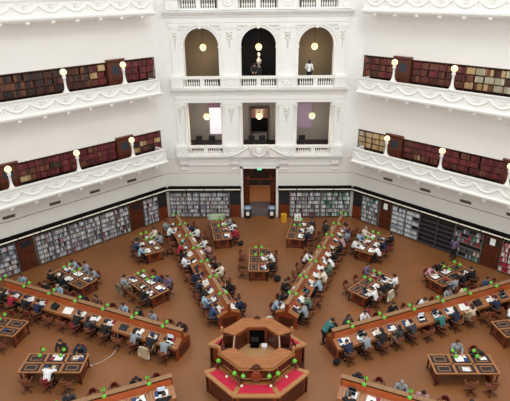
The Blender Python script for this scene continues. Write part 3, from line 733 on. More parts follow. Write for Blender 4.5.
# ================================================================ CHAIRS
def chairmk(red=False):
    t=thing('armchair','x','chair'); wd=REDP if red else CHAIRW
    P=[(.23*math.cos(R(a))*(1 if abs(math.cos(R(a)))<.9 else .98),.22*math.sin(R(a))*1.0) for a in range(0,360,30)]
    MB().prism(P,.42,.46,wd).build('seat',t,bevel=.012)
    U=[(-.26,.14,.66),(-.27,0,.67),(-.24,-.14,.69),(-.13,-.23,.72),(0,-.26,.73),(.13,-.23,.72),(.24,-.14,.69),(.27,0,.67),(.26,.14,.66)]
    MB().tube(U,[.025,.026,.028,.03,.032,.03,.028,.026,.025],CHAIRW,6,sq=(1.2,.8)).build('arm_rail',t)
    B=[(.19*math.sin(R(a))*1.05,-.28*math.cos(R(a))) for a in (-50,-25,0,25,50)]; B2=[(x*.93,y+.03) for x,y in B][::-1]
    bk=MB().prism(B+B2,.60,.87,REDP if red else BACKW).build('backrest',t,bevel=.01)
    I=[(x*.93,y+.032) for x,y in B]; I2=[(x*.9,y+.03) for x,y in I][::-1]; MB().prism(I+I2,.62,.85,REDP if red else PADR).build('back_pad',bk)
    m=MB()
    for a in (-75,-50,-25,0,25,50,75):
        s_,c_=math.sin(R(a)),math.cos(R(a)); m.tube([(.19*s_,-.19*c_,.45),(.25*s_,-.245*c_,.70)],.011,CHAIRW,5)
    for s in (-1,1): m.tube([(s*.2,.12,.45),(s*.26,.12,.66)],.014,CHAIRW,5)
    m.build('spindles',t)
    MB().lathe([(.05,.10),(.035,.2),(.03,.36),(.09,.42)],(0,0,0),WOODD,8).build('pedestal',t)
    for a in (45,135,225,315):
        c_,s_=math.cos(R(a)),math.sin(R(a)); MB().tube([(.02*c_,.02*s_,.17),(.14*c_,.14*s_,.12),(.27*c_,.27*s_,.03)],[.028,.025,.024],WOODD,6).build('leg',t)
    return t
CH={}; 
def put_chair(p,rz,lab,red=False,group='wooden armchairs at the desks'):
    if red not in CH:
        c=chairmk(red); CH[red]=c; c.location=p; c.rotation_euler.z=rz; c['label']=lab; c['group']=group; return c
    return dup(CH[red],p,rz,lab,group)[0]

# ================================================================ PEOPLE
def remesh(mb,name,vox,mats,paint=None,smooth=6):
    o=bpy.data.objects.new(name,mb.mesh(name)); COL.objects.link(o)
    md=o.modifiers.new('r','REMESH'); md.mode='VOXEL'; md.voxel_size=vox
    sm=o.modifiers.new('s','SMOOTH'); sm.iterations=smooth; sm.factor=.5
    dg=bpy.context.evaluated_depsgraph_get(); dg.update(); me=bpy.data.meshes.new_from_object(o.evaluated_get(dg))
    bpy.data.objects.remove(o); me.materials.clear()
    for m_ in mats: me.materials.append(m_)
    me.name=name
    for p in me.polygons:
        p.use_smooth=True; p.material_index=paint(p.center) if paint else 0
    return me
SKIN=mat('skin','#c99a7c',.6); EYE=mat('eye_dark','#241a18',.3); LIP=mat('lip','#a2605a',.5)
def hand(mb,wr,dirv,side,curl=.35):
    wr=Vector(wr); d=Vector(dirv).normalized(); zz=Vector((0,0,1)); lat=d.cross(zz).normalized()
    mb.tube([wr,wr+d*.04,wr+d*.085],[.026,.036,.036],SKIN,8,sq=(1.15,.6))
    for k,(o,l) in enumerate(((-.032,.062),(-.011,.078),(.011,.074),(.032,.058))):
        b=wr+d*.075+lat*o; q=b+d*l*.55+Vector((0,0,-.004)); e=q+d*l*.4+Vector((0,0,-curl*l))
        mb.tube([b,q,e],[.011,.0105,.009],SKIN,6)
    b=wr+d*.03-lat*side*.028; mb.tube([b,b+d*.03-lat*side*.03,b+d*.06-lat*side*.035],[.013,.012,.010],SKIN,6)
POSES={ # hip, chest, neck, head, head-tilt, elbows, wrists, knees, ankles, fdir
 'write':dict(hip=(0,-.05,.56),ch=(0,.12,.90),nk=(0,.20,1.07),hd=(0,.29,1.19),tilt=.7,el=((-.27,.30,.86),(.27,.30,.86)),wr=((-.14,.50,.81),(.13,.50,.81)),kn=((-.12,.38,.54),(.12,.38,.54)),an=((-.12,.32,.10),(.12,.36,.10))),
 'upright':dict(hip=(0,-.08,.56),ch=(0,-.02,.96),nk=(0,.02,1.14),hd=(0,.07,1.28),tilt=.3,el=((-.26,.10,.88),(.26,.10,.88)),wr=((-.12,.40,.81),(.12,.38,.81)),kn=((-.13,.36,.54),(.12,.38,.54)),an=((-.14,.30,.10),(.12,.40,.10))),
 'chin':dict(hip=(0,-.05,.56),ch=(0,.12,.92),nk=(0,.19,1.09),hd=(-.02,.27,1.22),tilt=.5,el=((-.22,.36,.82),(.25,.28,.85)),wr=((-.10,.38,1.05),(.16,.52,.81)),kn=((-.12,.38,.54),(.12,.38,.54)),an=((-.10,.42,.10),(.12,.30,.10))),
 'slump':dict(hip=(0,-.05,.56),ch=(0,.20,.86),nk=(0,.32,.96),hd=(.03,.42,1.0),tilt=1.2,el=((-.30,.38,.83),(.30,.38,.83)),wr=((-.06,.52,.81),(.10,.52,.81)),kn=((-.12,.38,.54),(.12,.38,.54)),an=((-.12,.30,.10),(.12,.36,.10))),
 'stand':dict(hip=(0,0,.92),ch=(0,.02,1.28),nk=(0,.03,1.46),hd=(0,.07,1.58),tilt=.35,el=((-.26,.02,1.12),(.26,.02,1.12)),wr=((-.22,.22,1.02),(.22,.20,1.02)),kn=((-.10,.03,.50),(.10,.05,.50)),an=((-.11,-.02,.10),(.11,.02,.10))),
 'bend':dict(hip=(0,-.1,.90),ch=(0,.14,1.20),nk=(0,.27,1.32),hd=(0,.37,1.40),tilt=.9,el=((-.24,.28,1.05),(.24,.30,1.05)),wr=((-.12,.50,.90),(.14,.50,.90)),kn=((-.10,-.02,.50),(.10,.02,.50)),an=((-.11,-.08,.10),(.11,0,.10)))}
def lerp(a,b,t): return tuple(a[i]+(b[i]-a[i])*t for i in range(3))
def person_meshes(nm):
    P=POSES[nm]; V=Vector
    sh=[(-.18+P['nk'][0],P['nk'][1]-.03,P['nk'][2]-.09),(.18+P['nk'][0],P['nk'][1]-.03,P['nk'][2]-.09)]
    waist=lerp(P['hip'],P['ch'],.5)
    def torso(mb,g):
        mb.tube([P['hip'],waist,P['ch'],lerp(P['ch'],P['nk'],.6),P['nk']],[.15+g,.135+g,.155+g,.13+g,.055+g],SKIN,14,sq=(1.1,.78))
        mb.tube([sh[0],lerp(sh[0],sh[1],.5),sh[1]],[.062+g,.08+g,.062+g],SKIN,10)
        for i in (0,1): mb.ell(sh[i],(.066+g,)*3,SKIN)
    def arms(mb,g,end=1.0):
        for i in (0,1):
            mb.tube([sh[i],lerp(sh[i],P['el'][i],.5),P['el'][i]],[.056+g,.05+g,.042+g],SKIN,10); mb.ell(P['el'][i],(.043+g,)*3,SKIN)
            mb.tube([P['el'][i],lerp(P['el'][i],P['wr'][i],.5*end),lerp(P['el'][i],P['wr'][i],end)],[.042+g,.036+g,.027+g+(.006 if end<1 else 0)],SKIN,10)
    def legs(mb,g,end=1.0):
        for i in (0,1):
            s=-1 if i==0 else 1; h=(s*.09,P['hip'][1],P['hip'][2]-.02)
            mb.tube([h,lerp(h,P['kn'][i],.5),P['kn'][i]],[.092+g,.08+g,.06+g],SKIN,10); mb.ell(P['kn'][i],(.06+g,)*3,SKIN)
            mb.tube([P['kn'][i],lerp(P['kn'][i],P['an'][i],.35),lerp(P['kn'][i],P['an'][i],end)],[.058+g,.055+g,.038+g],SKIN,10)
    mb=MB(); torso(mb,0); arms(mb,0); legs(mb,0)
    mb.ell(P['hip'],(.16,.13,.12),SKIN)
    for i in (0,1):
        a=P['an'][i]; mb.tube([(a[0],a[1]-.03,.05),(a[0],a[1]+.08,.045),(a[0],a[1]+.17,.035)],[.04,.042,.03],SKIN,8); mb.tube([(a[0],a[1],.14),(a[0],a[1],.05)],.038,SKIN,8)
        d=V(P['wr'][i])-V(P['el'][i]); hand(mb,P['wr'][i],(d.x,d.y,d.z if nm=='chin' and i==0 else d.z*.3),1 if i==0 else -1)
    T=Matrix.Translation(P['hd'])@Matrix.Rotation(-P['tilt'],4,'X')
    mb.tube([P['nk'],lerp(P['nk'],P['hd'],.5),P['hd']],[.056,.05,.055],SKIN,10)
    mb.ell((0,0,.01),(.076,.095,.108),SKIN,16,12,T); mb.ell((0,.03,-.065),(.05,.055,.045),SKIN,12,8,T)
    mb.ell((0,.103,-.01),(.013,.018,.022),SKIN,8,6,T)
    for s in (-1,1): mb.ell((s*.08,0,-.005),(.012,.02,.03),SKIN,8,6,T)
    Ti=T.inverted()
    def paint(c):
        q=Ti@V(c)
        if q.y>.055 and abs(abs(q.x)-.032)<.013 and abs(q.z-.018)<.009: return 1
        if q.y>.055 and abs(q.x)<.024 and abs(q.z+.058)<.007: return 2
        return 0
    body=remesh(mb,'person_body_'+nm,.0085,[SKIN,EYE,LIP],paint,3)
    mb=MB(); torso(mb,.018); arms(mb,.014,.9); mb.tube([P['hip'],waist],[.17,.16],SKIN,14,sq=(1.08,.82))
    shirt=remesh(mb,'shirt_'+nm,.014,[WHITE])
    mb=MB(); legs(mb,.016,.92); mb.ell(P['hip'],(.178,.15,.13),SKIN)
    tr=remesh(mb,'trousers_'+nm,.014,[WHITE])
    hs={}
    for k in ('short','long'):
        mb=MB(); mb.ell((0,-.014,.028),(.09,.105,.108),SKIN,16,12,T)
        if k=='long': mb.ell((0,-.06,-.06),(.085,.07,.14),SKIN,14,10,T); 
        h=mb.mesh('hair_'+k+'_'+nm)
        import bmesh as _b
        bm=_b.new(); bm.from_mesh(h); dl=[v for v in bm.verts if (Ti@v.co).y>.062 and (Ti@v.co).z<.062 ]
        _b.ops.delete(bm,geom=dl,context='VERTS'); bm.to_mesh(h); bm.free(); hs[k]=h
    sh_=MB()
    for i in (0,):
        sh_.tube([(0,-.05,.045),(0,.06,.045),(0,.17,.035)],[.045,.047,.036],BLACK,8); sh_.box(-.045,.045,-.09,.2,.002,.02,BLACK)
    return dict(body=body,shirt=shirt,tr=tr,hair=hs,shoe=sh_.mesh('shoe_'+nm),an=P['an'])
PM={k:person_meshes(k) for k in POSES}
SHIRTS={'black':'#17161a','charcoal':'#35363c','navy':'#1e2540','white':'#e8e8ea','grey':'#8f949c','lightblue':'#93a9be','red':'#a01c30','teal':'#35706c','beige':'#cdb89a','blue':'#34466a','pink':'#c09298','green':'#5c7062','purple':'#6a5876','brown':'#6b4a3c','cream':'#e6dac6'}
HAIRS={'black':'#120f10','brown':'#2e1c14','grey':'#8d8886','dred':'#4a1518'}
TROU={'navy':'#1c2233','black':'#141416','grey':'#4c4e55','denim':'#3a5070','beige':'#b09a7c'}
NPEOPLE=0
def put_person(p,rz,pose,shirt,lab,hair='black',hl='short',tr='navy'):
    global NPEOPLE; NPEOPLE+=1
    k=PM[pose]; t=thing('person',lab,'person',p,rz,None)
    def ch(nm,me,m=None,loc=(0,0,0)):
        o=bpy.data.objects.new(nm,me); COL.objects.link(o); o.parent=t; o.location=loc
        if m: o.material_slots[0].link='OBJECT'; o.material_slots[0].material=m
        return o
    ch('body',k['body']); ch('shirt',k['shirt'],mat('shirt_'+shirt,SHIRTS[shirt],.85)); ch('trousers',k['tr'],mat('trousers_'+tr,TROU[tr],.85)); ch('hair',k['hair'][hl],mat('hair_'+hair,HAIRS[hair],.6))
    for a in k['an']: ch('shoe',k['shoe'],None,(a[0],a[1],0))
    return t
# ---- small things lying on the desks
SLOPE=[0,0]
def global_slope(a,f): SLOPE[0]=a; SLOPE[1]=f
def tilt(o,rz):
    if SLOPE[0]: o.rotation_euler=(Matrix.Rotation(SLOPE[1],3,'Z')@Matrix.Rotation(SLOPE[0],3,'X')@Matrix.Rotation(rz-SLOPE[1],3,'Z')).to_euler()
    return o
def flat(nm,w_,l,h,m,label,cat,p,rz,group=None):
    mb=MB(); n=2; mb.box(-w_/2,w_/2,-l/2,l/2,0,h,m)
    if nm=='open_book':
        mb=MB(); 
        for s in (-1,1): mb.prism([(0,.004),(s*w_*.25,.022),(s*w_/2,.012),(s*w_/2,0),(0,0)],-l/2,l/2,m,'y')
        for s in (-1,1):
            for q in range(4): mb.box(*sorted((s*w_*.08,s*w_*.42)),-l/2+.03+q*.05,-l/2+.042+q*.05,.021,.0225,INK)
    return tag(tilt(mb.build(nm,None,p,rz),rz),label,cat,group)
def laptop(p,rz,label,col=METAL,scr=SCREEN):
    t=tilt(thing('laptop',label,'laptop',p,rz,'laptops on the desks'),rz); MB().box(-.17,.17,-.12,.12,0,.018,col).build('keyboard_base',t,bevel=.004)
    T=Matrix.Translation((0,.12,.018))@Matrix.Rotation(-.3,4,'X'); s_=MB().box(-.17,.17,-.008,.0,0,.22,col,T).build('screen_lid',t); MB().box(-.155,.155,-.011,-.008,.015,.205,scr,T).build('display',s_)
    MB().box(-.15,.15,-.05,.09,.018,.021,BLACK).build('keys',t)
def bag(p,rz,label,col='#17171c',sc=1.0):
    t=thing('bag',label,'bag',p,rz); m=mat('bag_'+col.strip('#'),col,.85)
    MB().ell((0,0,.19*sc),(.19*sc,.12*sc,.19*sc),m,14,10).build('pouch',t); MB().ell((0,.1*sc,.13*sc),(.13*sc,.06*sc,.1*sc),m,12,8).build('front_pocket',t)
    MB().tube([(-.07,-.04,.34*sc),(-.05,-.05,.42*sc),(.05,-.05,.42*sc),(.07,-.04,.34*sc)],.014,m,6).build('handle',t)
PAPN={}
def items(code,base,rz,where):
    
    for c in code:
        r=rnd.uniform(-.4,.4)
        if c=='p': flat('paper_sheet',.21,.30,.003,PAPER,'white paper at left hand, '+where,'paper',base(.05,-.14),rz+r)
        elif c=='q': flat('paper_sheet',.30,.21,.004,PAPER,'white paper at right hand, '+where,'paper',base(-.02,.15),rz+r)
        elif c=='P': flat('open_newspaper',.55,.38,.01,PAPER,'large white spread papers, '+where,'newspaper',base(.0,.0),rz+r*.4)
        elif c=='b': flat('open_book',.34,.24,.03,PAPER,'open white-paged book, '+where,'book',base(-.02,.02),rz+r*.5)
        elif c=='c': flat('open_book',.34,.24,.03,PAPER2,'open cream-paged book, '+where,'book',base(.0,.0),rz+r*.5)
        elif c=='l': laptop(base(.06,.0),rz+r*.2,'open grey laptop with dark screen, '+where)
        elif c=='L': laptop(base(.06,.0),rz+r*.2,'open white laptop, '+where,PAPER,SCREENB)
        elif c=='n': flat('notebook',.17,.24,.02,bc('#2b3c6e'),'closed blue notebook, '+where,'notebook',base(.08,.2),rz+r)
        elif c=='k': flat('closed_book',.17,.24,.04,bc('#8d2a38'),'closed red book, '+where,'book',base(.1,-.2),rz+r)
        elif c=='g': flat('folded_jacket',.4,.3,.08,BLACKF,'folded black jacket, '+where,'jacket',base(.03,.0),rz+r)
        elif c=='x': flat('folded_jacket',.3,.22,.07,mat('aqua_cloth','#7fc4c8',.8),'folded aqua cloth, '+where,'cloth',base(.03,.0),rz+r)
# codes: az, side, {slot:(shirt, pose, hair, hairlength, trousers, items)}; None=empty chair with items only
U='upright';Wr='write';Ck='chin';Sl='slump'
SEATS={
(-67.5,-1):{0:('grey',Wr,'brown','short','black','L'),1:('black',Sl,'black','short','beige','nb'),2:('grey',Wr,'black','long','black','pq'),3:(None,''),4:('black',Wr,'black','short','navy','bn'),5:('charcoal',U,'black','long','black','p'),6:('black',Sl,'black','short','black','nc',1),7:(None,'pP'),8:(None,'g'),9:('navy',Wr,'black','short','black','pb'),10:('black',Wr,'black','short','navy','bp'),11:('red',Wr,'black','short','black','b'),12:('black',Wr,'brown','short','black','p')},
(-67.5,1):{0:('black',Ck,'black','short','black','P'),1:(None,''),2:('grey',U,'brown','short','black','p'),3:('black',U,'black','short','black','b'),4:('lightblue',U,'black','short','navy','p'),5:(None,''),6:('brown',U,'black','long','black','b'),7:('black',Ck,'black','short','black','b'),8:(None,''),9:('lightblue',U,'grey','short','grey','p'),10:('black',U,'black','short','black','b'),11:(None,''),12:('lightblue',U,'brown','short','black','')},
(67.5,1):{0:('navy',Sl,'brown','short','navy','Pn'),1:('grey',Wr,'black','short','navy','lp'),2:('black',Wr,'black','long','denim','cp'),3:('charcoal',U,'black','long','beige','bn'),4:('charcoal',Wr,'black','short','navy','bn'),5:(None,'L'),6:('teal',Wr,'black','short','black','bl'),7:('navy',Wr,'black','long','black','P'),8:('beige',U,'brown','long','beige','P'),9:(None,'g'),10:('navy',Wr,'black','short','navy','b'),11:(None,'l'),12:(None,'')},
(67.5,-1):{0:('black',U,'black','short','black','n'),1:('charcoal',U,'black','long','black','b'),2:('white',U,'black','short','black','p'),3:(None,''),4:('black',U,'black','short','black','b'),5:(None,''),6:('white',Ck,'brown','long','black','p'),7:(None,''),8:('grey',U,'brown','short','grey','p'),9:('beige',Ck,'black','short','black','b'),10:(None,''),11:('blue',U,'black','short','navy','p'),12:(None,'')},
(-22.5,-1):{0:('blue',Wr,'black','short','denim','c'),1:('lightblue',U,'black','short','denim','b'),2:('black',Sl,'black','short','black','P'),3:('charcoal',Wr,'black','short','black','Pc'),4:('navy',Wr,'black','short','black','lk'),5:(None,'k'),6:('white',U,'black','short','navy','p'),7:('black',Ck,'black','short','black','P'),8:('red',Wr,'brown','short','black','b'),9:(None,'x'),10:(None,'c'),11:('white',Ck,'black','short','navy','p'),12:('grey',U,'black','short','navy','')},
(-22.5,1):{0:('navy',Ck,'brown','short','black','P'),1:(None,'k'),2:('black',Ck,'black','long','black','q'),3:(None,'n'),4:('cream',U,'brown','short','beige','p'),5:('black',Wr,'black','short','black','pb'),6:('brown',Wr,'black','long','black','p'),7:('pink',U,'black','short','black','P'),8:('white',U,'black','long','grey','b'),9:(None,'P'),10:('white',U,'brown','short','black','P'),11:('navy',Sl,'black','short','black','b'),12:(None,'')},
(22.5,-1):{0:('lightblue',Wr,'black','short','grey','b'),1:('black',Sl,'black','short','black','q'),2:('black',U,'black','short','black','nb'),3:(None,'k'),4:(None,'b'),5:(None,'l'),6:('white',Wr,'dred','short','black','p'),7:(None,'c'),8:(None,''),9:(None,'n'),10:(None,''),11:('charcoal',U,'black','short','black','p'),12:(None,'')},
(22.5,1):{0:('grey',Wr,'brown','short','black','kp'),1:('green',Wr,'black','short','navy','P'),2:(None,'l'),3:('lightblue',Wr,'black','short','navy','pc'),4:('cream',Ck,'dred','short','beige','P'),5:('green',U,'brown','short','grey','P'),6:('white',Sl,'black','short','black','p'),7:('black',Wr,'black','short','black','P'),8:('black',U,'black','long','black','c'),9:('pink',Wr,'black','short','black','p'),10:('grey',U,'black','long','grey','b'),11:('blue',Sl,'grey','short','denim','p'),12:(None,'')},
(-112.5,1):{0:(None,'n'),1:('black',Ck,'black','short','black','b'),2:(None,'c'),3:(None,''),4:('charcoal',U,'black','short','black','b'),5:(None,'')},
(-112.5,-1):{0:('black',Sl,'brown','short','black','PL'),1:('brown',U,'black','long','black','b'),2:('white',Wr,'black','short','black','c')},
(112.5,-1):{0:('navy',Wr,'black','short','black','g'),1:(None,'b'),2:('grey',U,'grey','short','black','p'),3:('pink',Ck,'black','long','black','p'),4:(None,''),5:('pink',U,'black','short','black','p')},
(112.5,1):{0:('black',Wr,'brown','short','black','lp'),1:('black',U,'black','short','black','P'),2:('pink',Wr,'brown','short','black','c')},
}
ADJ={U:'sitting upright',Wr:'bent writing',Ck:'resting chin on hand',Sl:'slumped over the worktop'}
for (az,s),D in SEATS.items():
    wd=LD[az][0]
    for k in range(13):
        if k not in D: continue
        e=D[k]; y=SLOT[k]+rnd.uniform(-.05,.05); pe=s*(1.0+(rnd.uniform(-.12,.08) if e[0] is None else rnd.uniform(-.11,-.05)))
        if abs(az)>60 and s*az<0: pe*=.95
        face=az-90 if s>0 else az+90
        where='%s from the rostrum, %s, %s'%(ORD[k],sw(az,s),wd)
        put_chair(W(az,pe,y),-R(face)+rnd.uniform(-.25,.25)*(2 if e[0] is None else .3),('empty ' if e[0] is None else 'occupied ')+('red' if len(e)>6 else 'wooden')+' armchair, '+where,len(e)>6)
        code=e[1] if e[0] is None else e[5]+rnd.choice(['p','q','pqk','qn','pk','npq'])
        code=''.join(dict.fromkeys(code))
        global_slope(math.atan(SLP),-R(face))
        def base(u,v,az=az,s=s,y=y): return W(az,s*(.36-u*1.0),y+ (v if s<0 else -v),zt(.36-u)+.014)
        items(code,base,-R(face),where)
        if e[0] is not None:
            put_person(W(az,pe,y),-R(face)+rnd.uniform(-.15,.15),e[1],e[0],'person in %s top %s, %s'%({'lightblue':'pale blue'}.get(e[0],e[0]),ADJ[e[1]].split()[0],where),e[2],e[3],e[4])
# table seats: (side, j)
TS={'inner centre table':{(-1,-1):(None,''),(-1,0):(None,''),(-1,1):(None,''),(1,1):(None,''),(1,0):('white',Wr,'black','short','black','bp'),(1,-1):('black',Ck,'black','short','black','pk')},
'table left of the doorway':{(-1,-1):(None,''),(-1,0):(None,''),(1,-1):('red',U,'black','short','black','P'),(1,0):('white',U,'black','long','black','p'),(1,1):('grey',Wr,'black','short','grey','P')},
'table right of the doorway':{(1,-1):('navy',Wr,'black','short','navy','Pp'),(1,0):('white',U,'black','short','navy','p'),(1,1):('charcoal',U,'brown','short','black','b')},
'left sector inner table':{(-1,1):('grey',U,'black','short','beige','p'),(-1,0):(None,'p'),(-1,-1):('black',Wr,'black','short','grey','Pk'),(1,1):(None,'b'),(1,0):('blue',Sl,'black','short','black','P'),(1,-1):('purple',U,'brown','short','black','P')},
'left sector table by the corner':{(-1,0):('blue',Wr,'black','short','navy','P'),(-1,-1):('lightblue',Wr,'black','short','black','P'),(1,1):('cream',U,'brown','short','grey','b'),(1,0):('grey',U,'black','long','grey','P'),(1,-1):(None,'c')},
'left sector outer table':{(-1,1):('black',U,'black','short','black','b'),(-1,0):('black',Ck,'black','long','grey','P'),(-1,-1):(None,''),(1,1):('lightblue',Wr,'black','short','grey','P'),(1,0):('grey',U,'black','short','grey','P'),(1,-1):('grey',Wr,'black','short','black','p')},
'right sector inner table':{(-1,-1):(None,''),(-1,0):(None,''),(-1,1):('purple',U,'black','short','grey','p'),(1,-1):('white',Wr,'brown','short','black','lPn'),(1,0):('black',Wr,'grey','short','beige','P'),(1,1):('white',U,'black','short','brown' if 0 else 'grey','lP')},
'right sector table by the corner':{(-1,0):('lightblue',U,'black','short','navy','P'),(-1,-1):('white',Ck,'brown','short','navy','P'),(-1,1):('cream',U,'grey','short','black','P'),(1,1):('black',U,'black','short','black','b'),(1,0):('navy',Wr,'black','short','navy','P',1),(1,-1):('white',Sl,'black','short','navy','P')},
'right sector outer table':{(-1,-1):('pink',Wr,'black','short','grey','Pp'),(-1,0):('black',Wr,'black','short','black','P'),(1,-1):('grey',U,'brown','short','grey',''),(1,0):('black',Ck,'black','short','black','g'),(1,1):('black',Wr,'black','short','black','b')},
'front left table':{(-1,1):(None,''),(-1,0):('white',Sl,'black','short','black','c',1),(-1,-1):(None,''),(1,0):('black',U,'black','short','black','P'),(1,-1):('navy',Wr,'black','short','black','cb')},
'front right table':{(1,0):(None,'b'),(1,1):(None,''),(-1,0):('grey',U,'brown','long','grey','P'),(-1,1):('black',Sl,'black','short','black','q'),(-1,-1):(None,'')},
'left edge table':{(1,-1):(None,''),(1,0):(None,''),(-1,-1):(None,'n')},
'right edge table':{(1,-1):(None,''),(-1,0):('white',U,'black','short','black','b'),(-1,-1):(None,'')}}
global_slope(0,0)
for wd,D in TS.items():
    az,r=TP[wd]
    for (s,j),e in D.items():
        if wd=='front right table' and (s,j)==(-1,-1): continue
        y=r+j*.93+rnd.uniform(-.04,.04); x=s*(.98+(rnd.uniform(-.05,.1) if e[0] is None else -.04)); face=az-90 if s>0 else az+90
        q={(-1):'inner end',0:'middle seat',1:'outer end'}[j]; sd=('left side' if s<0 else 'right side') if abs(az)<70 else ('near side' if s*az>0 else 'far side')
        where='%s, %s, %s'%(q.replace('middle seat','middle'),sd,wd.replace(' by the corner',' by corner'))
        put_chair(W(az,x,y),-R(face)+rnd.uniform(-.25,.25)*(1.5 if e[0] is None else .3),('empty ' if e[0] is None else 'occupied ')+('red' if len(e)>6 else 'wooden')+' armchair, '+where,len(e)>6)
        code=e[1] if e[0] is None else e[5]+rnd.choice(['p','k','qn','q'])
        code=''.join(dict.fromkeys(code))
        def base(u,v,az=az,s=s,y=y): return W(az,s*(.34-u),y+(v if s<0 else -v),DH+.015)
        items(code,base,-R(face),where)
        if e[0] is not None: put_person(W(az,x,y),-R(face)+rnd.uniform(-.15,.15),e[1],e[0],'person in %s top %s, %s'%({'lightblue':'pale blue'}.get(e[0],e[0]),ADJ[e[1]].split()[0],where),e[2],e[3],e[4])
# standing people
put_person((3.42,2.2,0),-R(62),'bend','teal','standing person in teal top leaning over the inner end of the right long desk','black','short','black')
put_person(W(45,1.55,16.45),-R(45),'stand','purple','person in purple top standing at the shelves on the right wall','black','long','black')
put_person((1.7+S-2.1,A+.55,10.2),-R(20),'stand','white','person in white standing in the right arch','black','long','black')
put_person((-.3,A+.95,10.2),PI,'bend','charcoal','dark-dressed person leaning at the balustrade of the centre arch','brown','short','black')
# bags on the floor
bag(W(-11.5,1.25,12.6),.4,'black bag on the floor right of the table left of the doorway')
bag((1.15,8.0,0),.2,'large black bag on the floor at the front of the inner centre table',sc=1.2)
bag((-1.05,13.0,0),1,'small black backpack on the floor near the table left of the doorway',sc=.9) if 0 else None
bag(W(22.5,-.95,3.9),.3,'pale cream bag standing at the rostrum end of back right desk','#c9bfb2',1.2)
bag(W(67.5,.75,3.8),.3,'black backpack on the floor at the rostrum end of right long desk','#14141a')
bag(W(-67.5,1.05,4.95),.3,'black backpack hanging low by the far side of left long desk','#14141a') if 0 else None
bag(W(45,.95,7.6),.9,'red and grey bag on the floor by the right sector inner table','#9a2233')
# coats hung over chair backs
def coat(p,rz,col,label):
    t=thing('coat',label,'coat',p,rz); m=mat('coat_'+col.strip('#'),col,.9)
    mb=MB(); mb.prism([(-.24,.86),(-.2,.9),(.2,.9),(.24,.86),(.27,.3),(.1,.22),(-.12,.26),(-.26,.3)],-.36,-.31,m,'y'); mb.tube([(-.24,-.33,.86),(0,-.34,.9),(.24,-.33,.86)],.045,m,8); mb.build('cloth',t)
    mb=MB(); mb.tube([(-.24,-.34,.84),(-.29,-.36,.6),(-.27,-.36,.34)],.05,m,8); mb.build('sleeve',t); mb=MB(); mb.tube([(.24,-.34,.84),(.29,-.36,.6),(.27,-.36,.34)],.05,m,8); mb.build('sleeve',t)
coat(W(-67.5,-.93,SLOT[1]),-R(-67.5+90),'#c6b396','beige coat draped over a chair back, near side of left long desk')
coat(W(45,.95,9.3),-R(-45),'#d9cfb8','cream coat over the middle chair of the right sector inner table')
coat(W(-45,-.95,9.3+.93),-R(45),'#8a7a68','brown coat over the outer chair of left sector inner table')
# white cable on the floor at the left
tag(MB().tube([W(-67.5,-.65,7.4,.7),W(-67.5,-.75,7.38,.3),W(-67.5,-.95,7.3,.012),W(-67.5,-1.5,7.2,.012),W(-67.5,-2.05,7.35,.012),W(-67.5,-2.45,7.65,.012)],.009,PAPER,6).build('power_cable'),'white cable trailing from the left long desk across the floor','cable')
tag(MB().box(-.06,.06,-.03,.03,0,.04,PAPER).build('power_plug',None,W(-67.5,-2.5,7.7),.4),'small white plug at the end of the trailing cable','plug')
# white display stands on the back edge of the right doorway table
def stand_board(p,rz,label,col=PAPER):
    t=thing('display_board',label,'display board',p,rz); MB().box(-.24,.24,-.015,.015,.05,.62,col).build('board',t)
    for s in (-1,1): MB().box(s*.2-.02,s*.2+.02,-.1,.1,0,.05,BLACK).build('foot',t)
stand_board(W(11.5,-.2,13.8+1.3,DH+.015),-R(11.5),'white upright display board at the far end of the table right of the doorway')
t=thing('display_rack','pale green brochure rack standing behind the table left of the doorway','rack',W(-11.5,-.1,15.7),-R(-11.5))
MB().box(-.65,.65,-.02,.02,.7,1.15,mat('pale_green_board','#c3d6b4',.6)).build('board',t)
for s in (-1,1): MB().box(s*.55-.02,s*.55+.02,-.2,.2,0,1.1,METAL).build('leg',t)
# pendants
PD0=None
for zt,zc,wd in ((14.8,12.75,'upper'),(9.9,7.74,'lower')):
    for k in (-1,0,1):
        lab='glowing globe pendant hanging in the %s %s opening'%(('left','centre','right')[k+1],wd); p=(k*S,A+1.3,zc)
        if PD0 is None:
            PD0=thing('globe_pendant',lab,'pendant lamp',p,0,'globe pendants'); MB().ell((0,0,0),(.24,.24,.24),GLOBE,18,12).build('globe',PD0); MB().lathe([(.08,.2),(.06,.28),(.015,.32),(.012,1.85)],(0,0,0),BRASS,8).build('rod',PD0)
        else: dup(PD0,p,0,lab,'globe pendants')
        l=bpy.data.lights.new('pendant_light','POINT'); l.energy=30 if zt>10 else 55; l.color=(1,.85,.65); l.shadow_soft_size=.24; lo_=bpy.data.objects.new('pendant_light',l); COL.objects.link(lo_); lo_.location=(p[0],p[1],p[2]-.45)
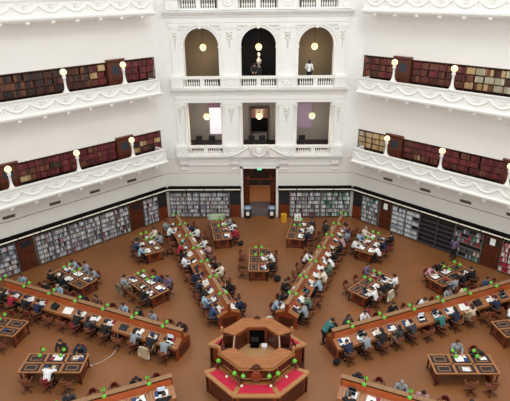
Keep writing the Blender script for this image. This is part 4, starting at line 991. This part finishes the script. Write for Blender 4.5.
# bust in the centre arch
t=thing('bust','pale stone bust on a tall plinth in the centre arch','bust',(0,A+1.8,10.2))
ST=mat('bust_stone','#b9ab9d',.7)
MB().box(-.22,.22,-.2,.2,0,1.05,mat('plinth_dark','#15141a',.5)).build('plinth',t)
mb=MB(); mb.lathe([(.16,1.05),(.12,1.12),(.09,1.2)],(0,0,0),ST); mb.tube([(0,0,1.15),(0,0,1.4),(0,0,1.6),(0,0,1.72)],[.1,.34,.33,.08],ST,14,sq=(1.1,.6)); mb.ell((0,.0,1.95),(.12,.14,.17),ST,14,10); mb.tube([(0,0,1.6),(0,0,1.85)],.08,ST,10); mb.ell((0,-.14,1.93),(.02,.03,.03),ST,8,6); mb.build('portrait',t)
# windows and furniture glimpsed in the lower rooms
tag(MB().box(-4.0,-2.5,A+3.5,A+3.59,5.75,7.9,mat('bright_window','#f3e8f3',.5,emit=.6)).box(-4.05,-2.5,A+3.46,A+3.59,7.9,8.3,mat('mauve_blind','#9c7f95',.8)).build('window_1'),kind='structure')
tag(MB().box(2.7,4.2,A+3.5,A+3.59,6.2,8.2,mat('mauve_pane','#a08ca6',.6,emit=.12)).build('window_2'),kind='structure')
t=thing('glazed_cabinet','dark cabinet with glazed top against the room wall behind the centre lower opening','cabinet',(0,A+3.3,5.2))
MB().box(-.66,.66,-.2,.2,.85,1.95,BLACK).build('body',t); MB().box(-.66,.66,-.2,.15,1.95,2.7,mat('cabinet_red','#7c3a36',.4)).build('glazed_top',t); MB().box(-.3,.3,-.22,-.2,2.0,2.65,PAPER2).build('pane',t)  # pale pane colour stands in for reflections on the cabinet glass
for s in (-1,1): MB().box(s*.62-.03,s*.62+.03,-.2,.2,0,.85,BLACK).build('leg',t)
k=0
for bx,wd in ((-S,'left'),(0,'centre'),(S,'right')):
    for dx in (-.65,.25):
        if bx==S and dx>0: continue
        t=thing('reading_chair','dark padded chair seen behind the lower %s opening, %s one'%(wd,'left' if dx<0 else 'right'),'chair',(bx+dx,A+1.5,5.2),rnd.uniform(-.3,.3))
        MB().box(-.28,.28,-.25,.25,.38,.5,BLACKF).build('seat',t,bevel=.04); MB().box(-.25,.25,.2,.3,.5,.92,BLACKF).build('backrest',t,bevel=.04)
        for a in (-1,1):
            for b in (-1,1): MB().box(a*.22-.02,a*.22+.02,b*.2-.02,b*.2+.02,0,.38,METAL).build('leg',t)
